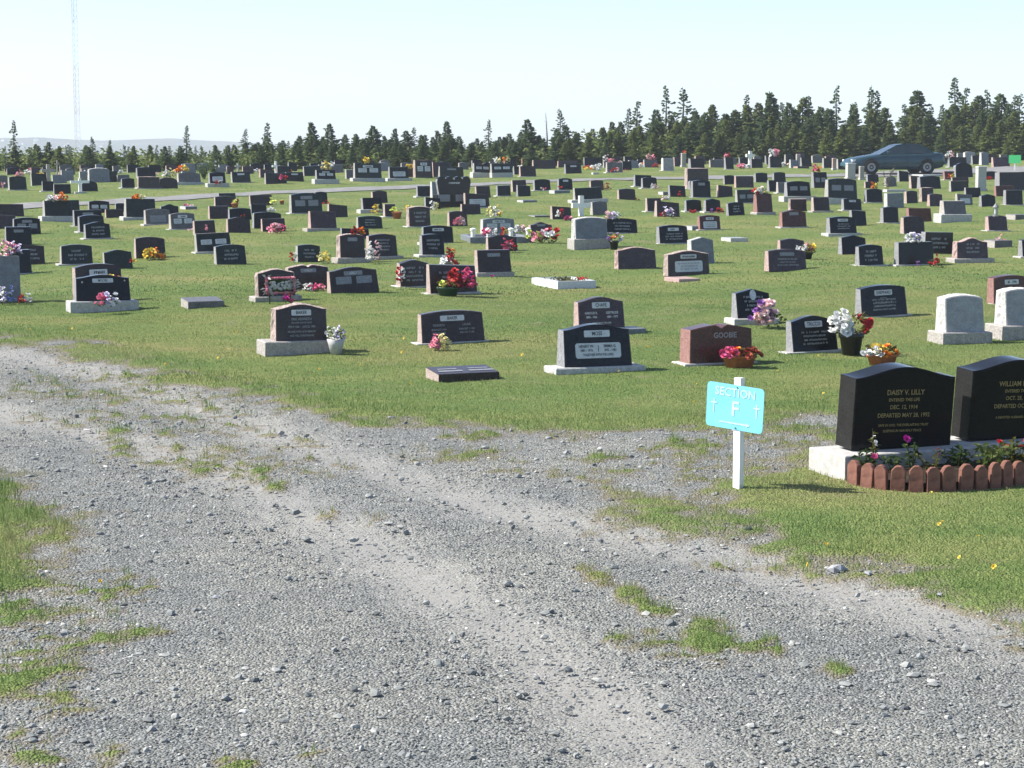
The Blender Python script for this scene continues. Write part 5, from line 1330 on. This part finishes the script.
for k in range(4): proto('s%d' % k, 4.5, .8+.12*k, 300+k, M['spruce'], .42, .08, 1.25)
proto('dead', 4.5, .7, 400, M['spruce'], 1.0, .3, .8)
def copy_tree(key, x, y, h, label, group, rz):
    root, h0, used = PROTO[key]
    if not used: c = root; PROTO[key][2] = True; 
    else:
        c = root.copy(); COL.objects.link(c)
        for ch in list(root.children):
            d = ch.copy(); COL.objects.link(d); d.parent = c
    k = h/h0; c.location = (x, y, float(gz(x, y)) + .02); c.rotation_euler = (0, 0, rz); c.scale = (k*rnd.uniform(.9,1.12), k*rnd.uniform(.9,1.12), k)
    tag(c, label, 'tree', group)
    return c
WOOD = 'spruces of the wood edge'
LAB = {'d':'dense dark spruce standing in the wood edge behind the graves','o':'bushy olive-green spruce at the sunny front of the wood','s':'thin ragged spruce rising above the wood edge','e':'bare dead spruce in the wood edge'}
def itp(u, xs, ys): return float(np.interp(u, xs, ys))
BX = [-80,0,110,200,300,420,560,700,840,1024,1100]; BY = [171.5,171.5,171.5,170.5,169,167.5,165.5,163,161,160,160]
TX = [-80,0,40,70,110,130,165,180,215,245,300,330,400,440,480,560,640,665,740,800,900,960,1024,1100]
TY = [150,150,152,152,150,158,158,152,146,141,138,134,133,134,139,129,122,115,109,107,107,105,106,105]
placed = []
def ptree(u, row, hscale, key):
    vb = itp(u, BX, BY); x, y = at(u, vb); y2 = y + row; x2 = x*y2/y*1.0
    s = ppm(y2); zg = float(gz(x2, y2)); vt = itp(u, TX, TY)
    # height so that its top reaches the outline of the wood seen here
    top = HCAM + (150 - vt)/FPX*y2*1.0
    return x2, y2, max(1.2, (top - zg)*hscale)
def forest():
    r2 = random.Random(21)
    for row, (dy, sc, step) in enumerate(((0,.60,19),(1.5,.76,16.5),(3.4,.90,16.5),(5.8,.98,16.5),(8.8,1.03,21))):
        u = -60 + r2.uniform(0, step)
        while u < 1090:
            left = u < 235; mid = 235 <= u < 330
            if left and (row > 2 or (row == 2 and r2.random() < .3)): u += step; continue
            jit = r2.uniform(-.16,.12) if row < 4 else r2.uniform(-.2,.16)
            kd = r2.random()
            if u > 560 and row < 2: key = 'o%d' % r2.randrange(4) if kd < .7 else 'd%d' % r2.randrange(5)
            elif u > 560 and kd < .3: key = 'o%d' % r2.randrange(4)
            elif row >= 3 and kd > .82: key = 's%d' % r2.randrange(4)
            else: key = 'd%d' % r2.randrange(5)
            if left: jit = r2.uniform(-.3, .45); key = r2.choice(('d3','d4','s0','s2','s3','d1','o1'))
            x, y, h = ptree(u + r2.uniform(-6,6), dy + r2.uniform(-.6,.6), sc*(1+jit)*(.95 if left else 1), key)
            copy_tree(key, x, y, h, LAB[key[0]], WOOD, r2.random()*6.28)
            u += step*r2.uniform(.75,1.3)*(1.0 if not left else r2.uniform(.9, 1.7))
    NOTE = [(15,122,'s0',1,'tall scraggly spruce with wide bare limbs at the picture edge'),(93,138,'s2',1,'broad open-crowned spruce behind the great pale grey headstone'),(49,143,'d1',2,'small pointed spruce near the weathered cross'),(187,127,'s1',2,'lone slim spruce rising before the far hills'),(71,147,'s3',1,'short ragged spruce below the mast'),(110,141,'s1',3,'flat-topped spruce beside the open-crowned one'),
      (268,124,'s3',4,'ragged spruce with forked top, tallest of its cluster'),(246,130,'s2',4,'ragged spruce left of the fork-topped one'),(312,124,'d0',5,'tall dark spruce beginning the close wood'),(330,125,'d3',5,'tall dark spruce paired with the one beginning the close wood'),(374,127,'d2',6,'pointed dark spruce above the large plated headstone'),(447,123,'d0',5,'twin-topped dark spruce above the middle rows'),(489,121,'s0',6,'ragged pointed spruce over the gap in the wood'),
      (528,121,'d4',4,'broad pointed spruce right of the gap in the wood'),(560,111,'s2',6,'tall thin spruce over the middle of the wood'),(547,115,'dead',5,'bare dead spruce pole in the middle of the wood'),(627,110,'s1',6,'thin club-topped spruce before the tall ragged pair'),(637,103,'s3',8,'thin spruce left of the tall ragged pair'),(665,88,'s0',8,'tallest ragged spruce of the pair above the white tablet'),(683,90,'s2',8,'crooked-topped spruce of the tall ragged pair'),
      (746,97,'s1',8,'ragged club-topped spruce above the crowned black headstone'),(770,95,'d0',8,'narrow pointed spruce above the black headstones'),(808,98,'s3',8,'thin ragged spruce left of the car'),(836,88,'s0',9,'tall slim spruce above the car bonnet'),(870,89,'s2',9,'forked ragged spruce above the car roof'),(876,93,'s1',9,'thin spruce right of the forked one above the car'),(915,93,'d1',9,'dense top above the car boot'),(955,80,'s1',9,'tallest spruce on the skyline, right of the car'),(964,90,'s3',9,'spruce close beside the tallest one on the skyline'),(985,92,'s0',9,'ragged spruce between the tallest one and the picture edge'),(1000,96,'d2',9,'dark spruce near the end of the skyline'),(1018,96,'s2',9,'ragged spruce at the end of the skyline')]
    for u, vt, key, dy, lab in NOTE:
        vb = itp(u, BX, BY); x, y = at(u, vb); y2 = y + dy; x2 = x*y2/y; h = HCAM + (150-vt)/FPX*y2 - float(gz(x2, y2))
        copy_tree(key, x2, y2, h*1.02, lab, WOOD, r2.random()*6.28)
    for k, (root, h, used) in PROTO.items():
        if not used:
            for ch in list(root.children): bpy.data.objects.remove(ch)
            bpy.data.objects.remove(root)
forest()
def underbrush():
    # low scrub closing the foot of the wood
    rr = random.Random(55); b = MB()
    for k in range(5200):
        u = rr.uniform(-70, 1095); vb = itp(u, BX, BY); x, y = at(u, vb); q = rr.random(); y2 = y + .3 + q*8; x2 = x*y2/y
        if u < 235 and rr.random() < .45: continue
        z = float(gz(x2, y2)); h = rr.uniform(.3, .95) if u < 580 or q < .2 else rr.uniform(.5, 1.9)
        for j in range(5): leaf(b, (x2+rr.uniform(-.3,.3), y2+rr.uniform(-.2,.2), z + h*rr.random()), (rr.uniform(-1,1), rr.uniform(-1,1), rr.uniform(0,1)), rr.uniform(.2,.4), rr.uniform(.04,.08), rr)
    tag(b.build('undergrowth', M['spruce_olive']), 'low tangled scrub at the foot of the spruce wood', 'undergrowth', kind='stuff')
underbrush()

# ------------------------------------------------------------ the car on the lane
def car():
    x, y = at(893, 174.5); z = float(gz(x, y)) + .07
    root = tag(empty('parked_car', (x, y, z), R(9)), 'teal blue four-door sedan parked on the lane before the spruces', 'car')
    paint = plain('teal_car_paint', (.026,.062,.082), .26, .5, .05, 5, .35); glass = plain('car_glass', (.03,.045,.055), .06, .6, .05, 5); tyre_m = plain('tyre_rubber', (.015,.015,.015), .8); rim_m = plain('alloy_rim', (.25,.26,.27), .4, .5, .1, 20, .5); dark = plain('dark_trim', (.012,.012,.012), .6); lampm = plain('headlamp_glass', (.65,.67,.68), .15); redm = plain('tail_lamp', (.35,.02,.02), .2); chrome = plain('bumper_paint', (.03,.085,.115), .4)
    ST = [(-2.28,.40,.55,.56),(-2.22,.30,.64,.70),(-2.0,.22,.72,.80),(-1.5,.20,.81,.85),(-.95,.19,.89,.86),(-.3,.19,.915,.865),(.5,.19,.925,.865),(1.2,.19,.94,.86),(1.6,.20,.97,.845),(2.0,.26,.965,.80),(2.2,.32,.92,.73),(2.27,.44,.80,.62)]
    V = []; F = []
    for xx, zb, zt, hw in ST:
        half = [(hw*.80,zb),(hw*.97,zb+.10),(hw,zb+(zt-zb)*.45),(hw*.985,zt-.13),(hw*.93,zt-.04),(hw*.78,zt),(hw*.4,zt+.02)]
        V += [(xx, -a, b) for a, b in half] + [(xx, a, b) for a, b in half[::-1]]
    n = 14; m = len(ST)
    for i in range(m-1):
        for k in range(n): F.append((i*n+k, i*n+(k+1) % n, (i+1)*n+(k+1) % n, (i+1)*n+k))
    F.append(list(range(n))[::-1]); F.append([(m-1)*n+k for k in range(n)])
    mk('body', V, F, paint, None, root, True)
    lo = [(-.92,.90),(-.05,1.33),(.25,1.38),(.75,1.385),(1.05,1.34),(1.72,.965)]
    def hw(zz): return .76 - (zz-.9)*.42
    # cabin glass as a closed hull, roof and pillars over it
    V = []; 
    for xx, zz in lo: V += [(xx, -hw(zz)+.012, zz-.008), (xx, hw(zz)-.012, zz-.008)]
    F = [(2*i, 2*i+1, 2*i+3, 2*i+2) for i in range(len(lo)-1)] + [[2*i for i in range(len(lo))][::-1], [2*i+1 for i in range(len(lo))]]
    mk('cabin_glass', V, F, glass, None, root)
    b = MB()
    rf = lo[1:5]
    for i in range(3):
        (xa, za), (xb, zb) = rf[i], rf[i+1]; b.add([(xa,-hw(za),za),(xb,-hw(zb),zb),(xb,hw(zb),zb),(xa,hw(za),za),(xa,-hw(za)-.01,za-.05),(xb,-hw(zb)-.01,zb-.05),(xb,hw(zb)+.01,zb-.05),(xa,hw(za)+.01,za-.05)], [(0,1,2,3),(0,4,5,1),(3,2,6,7)])
    def pil(p0, p1, w):
        for s_ in (-1, 1):
            (xa, za), (xb, zb) = p0, p1; y0, y1 = s_*(hw(za)+.004), s_*(hw(zb)+.004)
            b.add([(xa-w/2,y0,za),(xa+w/2,y0,za),(xb+w/2,y1,zb),(xb-w/2,y1,zb)], [(0,1,2,3)])
    pil((-.90,.90),(-.02,1.33),.09); pil((.36,.92),(.40,1.38),.07); pil((1.60,.96),(1.02,1.34),.22); b.build('roof', paint, root)
    for s_ in (-1, 1):
        for wx in (-1.36, 1.33):
            a = MB(); a.lathe([(.37,-.02),(.37,.02)], 24); o = a.build('wheel_arch', dark, root); o.rotation_euler = (math.pi/2, 0, 0); o.location = (wx, s_*.845, .33)
            t = MB(); t.lathe([(.20,-.09),(.29,-.10),(.31,-.07),(.31,.07),(.29,.10),(.20,.09)], 24); o = t.build('wheel', tyre_m, root, True); o.rotation_euler = (math.pi/2, 0, 0); o.location = (wx, s_*.80, .31)
            rm = MB(); rm.lathe([(.205,.085),(.19,.10),(.06,.085),(.04,.10)], 20); 
            if s_ > 0: pass
            q = rm.build('rim', rim_m, o); q.rotation_euler = (0 if s_ < 0 else math.pi, 0, 0)
        h = MB(); h.box(-2.23, -2.06, s_*.60-.13, s_*.60+.13, .56, .66); h.build('headlight', lampm, root)
        h = MB(); h.box(2.16, 2.26, s_*.55-.13, s_*.55+.13, .72, .84); h.build('tail_light', redm, root)
        h = MB(); h.box(-.62, -.46, s_*.90-.09, s_*.90+.09, .93, 1.05, 0, .03); h.build('mirror', paint, root)
        for dx0, dx1 in ((-.78,.36),(.38,1.32)):
            d = MB(); yy = s_*.872
            for a0, a1, z0, z1 in ((dx0,dx0+.012,.32,.90),(dx1-.012,dx1,.32,.90),(dx0,dx1,.30,.312)): d.add([(a0,yy,z0),(a1,yy,z0),(a1,yy,z1),(a0,yy,z1)], [(0,1,2,3)])
            dd_ = d.build('door', dark, root); hd = MB(); hd.box(dx1-.26, dx1-.10, yy-.02, yy+.02, .76, .80); hd.build('handle', paint, dd_)
    root.scale = (.97, .97, .97)
    bm = MB(); bm.box(-2.33, -2.2, -.70, .70, .36, .52, 0, .03); bm.build('bumper', chrome, root)
    bm = MB(); bm.box(2.2, 2.33, -.70, .70, .42, .58, 0, .03); bm.build('bumper', chrome, root)
car()

# ------------------------------------------------------------ mast, hills, houses and the air
def mast():
    y = 700.0; x = (80.5-512)/FPX*y; z0 = float(gz(x, y)); w = 1.9; H = 94
    root = tag(empty('radio_mast', (x, y, z0), .35), 'tall thin red and white lattice radio mast far behind the trees', 'mast')
    red = plain('mast_red', (.55,.38,.36), .6); wh = plain('mast_white', (.75,.75,.74), .6)
    ang = [R(90+120*k) for k in range(3)]; C = [(w*.55*math.cos(a), w*.55*math.sin(a)) for a in ang]
    for sgm in range(6):
        b = MB(); za, zb = H*sgm/6, H*(sgm+1)/6
        for cx, cy in C: b.tube([(cx,cy,za),(cx,cy,zb)], .06, n=5)
        k = za
        while k < zb - .1:
            for q in range(3):
                p, p2 = C[q], C[(q+1) % 3]; b.tube([(*p,k),(*p2,k+1.9)], .045, n=4); b.tube([(*p,k),(*p2,k)], .04, n=4)
            k += 1.9
        b.build('lattice_section', red if sgm % 2 else wh, root)
mast()
def ridge_h(x, y):
    u = 512 + x/y*FPX
    top = np.interp(u, [-900,-300,-40,40,110,140,175,205,245,300,420,700,1100,1900], [128,132,139,137.5,141,140,138.5,141,142.5,145,148,150,150,149])
    crest = HCAM + (150-top)/FPX*2400
    k = sst(1900, 2400, y)*(1 - .35*sst(2450, 3300, y))
    return -34 + 2.75 + (crest+31.5)*k + (fbm(x, y, 1/200, 71)-.5)*7*k + (fbm(x, y, 1/45, 72)-.5)*2.5*k
def hills():
    ys = np.linspace(1850, 3400, 60); xs = np.linspace(-1500, 1500, 240); X, Y = np.meshgrid(xs, ys); Z = ridge_h(X, Y)
    nr, nc = X.shape; ix = np.arange(nr*nc).reshape(nr, nc); F = np.stack([ix[:-1,:-1], ix[:-1,1:], ix[1:,1:], ix[1:,:-1]], -1).reshape(-1, 4)
    m, n, l, b = nt('hill_heath'); g = n.new('ShaderNodeNewGeometry'); no = n.new('ShaderNodeTexNoise'); no.inputs['Scale'].default_value = .025; no.inputs['Detail'].default_value = 8; l.new(g.outputs['Position'], no.inputs['Vector'])
    r = n.new('ShaderNodeValToRGB'); l.new(no.outputs[0], r.inputs[0]); e = r.color_ramp.elements; e.new(.6)
    for k, (p, c) in enumerate([(.35,(.03,.045,.025)),(.55,(.05,.06,.035)),(.7,(.13,.12,.10))]): e[k].position = p; e[k].color = (*c, 1)
    l.new(r.outputs[0], b.inputs['Base Color']); b.inputs['Roughness'].default_value = 1
    tag(mk_np('hills', np.stack([X,Y,Z],-1).reshape(-1,3), F, m, smooth=True), kind='structure')
    wall = plain('house_white', (.72,.71,.68), .8, .2, .05, .2); roof = plain('house_roof', (.14,.13,.13), .8, .2, .1, .2)
    rr = random.Random(31); pr = None
    for k in range(105):
        u = rr.choice((rr.uniform(-10,80), rr.uniform(0,130), rr.uniform(90,245))); y = rr.uniform(2040, 2300); x = (u-512)/FPX*y; z = float(ridge_h(np.array([x]), np.array([y]))[0])
        if pr is None:
            root = empty('hillside_house', (x, y, z)); b = MB(); b.box(-6, 6, -4, 4, -3, 5); b.build('wall', wall, root)
            b = MB(); b.add([(-6.4,-4.4,5),(6.4,-4.4,5),(6.4,4.4,5),(-6.4,4.4,5),(-6.4,0,7.6),(6.4,0,7.6)], [(0,1,5,4),(2,3,4,5),(0,4,3),(1,2,5),(0,3,2,1)]); b.build('roof', roof, root); pr = root; c = root
        else:
            c = pr.copy(); COL.objects.link(c)
            for ch in list(pr.children): d = ch.copy(); COL.objects.link(d); d.parent = c
        c.location = (x, y, z); s = rr.uniform(.24,.5); c.scale = (s*rr.uniform(.8,1.5), s, s*rr.uniform(.8,1.2)); c.rotation_euler.z = rr.uniform(-.6,.6)
        tag(c, 'tiny white house on the far hazy hillside', 'house', 'houses on the far hillside')
hills()
def haze():
    b = MB(); b.box(-2300, 2300, -60, 3700, -90, 64)
    m = bpy.data.materials.new('air'); m.use_nodes = True; n = m.node_tree.nodes; n.remove(n['Principled BSDF'])
    v = n.new('ShaderNodeVolumePrincipled'); v.inputs['Color'].default_value = (.86,.94,1.0,1); v.inputs['Density'].default_value = HAZE; v.inputs['Anisotropy'].default_value = 0
    m.node_tree.links.new(v.outputs[0], n['Material Output'].inputs['Volume'])
    tag(b.build('haze', m), 'thin pale haze over the valley', 'haze', kind='stuff')
HAZE = .00042
haze()
# the crowded farthest rows: small stones and blooms that cannot be told apart
def farfill():
    rr = random.Random(91)
    occ = [(t[0], t[1], t[3]) for t in T if t[3] < 192]
    n = 0; k = 0
    LB = {'K':'tiny black headstone in the crowded farthest rows before the wood','G':'tiny grey-brown headstone in the crowded farthest rows before the wood','V':'tiny mauve headstone in the crowded farthest rows before the wood','M':'tiny pale grey headstone in the crowded farthest rows before the wood'}
    while n < 54 and k < 900:
        k += 1; u = rr.uniform(2, 1020); vb = itp(u, BX, BY) - rr.uniform(-3.5, -.6); w = rr.uniform(8, 14); h = rr.uniform(6.5, 9.5)
        if u > 832 and u < 945: continue
        if any(a-1 < u+w/2 and c+1 > u-w/2 and abs(b-vb) < 2.2 for a, c, b in occ): continue
        occ.append((u-w/2, u+w/2, vb)); c = rr.choice('KKKGGVM'); n += 1
        stone(u-w/2, u+w/2, vb-h, vb, rr.choice(('flat','flat','arch','serp','peak')), c, '', LB[c], 'tiny headstones of the farthest rows')
    for q in range(44):
        u = rr.uniform(5, 1015); vb = itp(u, BX, BY) + rr.uniform(.5, 5)
        if 832 < u < 945: continue
        cn = rr.choice(('red','pink','pale','white','yellow','hot','orange','white'))
        bouquet(u, vb-rr.uniform(4,6.5), vb, rr.uniform(5,9), [cn], 'tiny %s flowers among the crowded farthest headstones' % {'pale':'pale pink','hot':'bright pink'}.get(cn, cn), 'bunch', group='tiny bouquets of the farthest rows', n=9, bk=True)
farfill()

def dandelions():
    rr = random.Random(77); b = MB(); k = 0
    while k < 46:
        u, v = rr.uniform(0, 1024), rr.choice((rr.uniform(330, 420), rr.uniform(430, 600))); x, y = at(u, v)
        if float(masks(np.array([x]), np.array([y]))[0]) < .7: continue
        k += 1; rosette(b, (x, y, float(lawn_z(np.array([x]), np.array([y]))[0]) + .05), rr.uniform(.014, .022), rr)
    tag(b.build('dandelion_flowers', petal_mat('yellow')), 'tiny yellow wildflowers scattered in the short grass', 'wildflowers', kind='stuff')
dandelions()
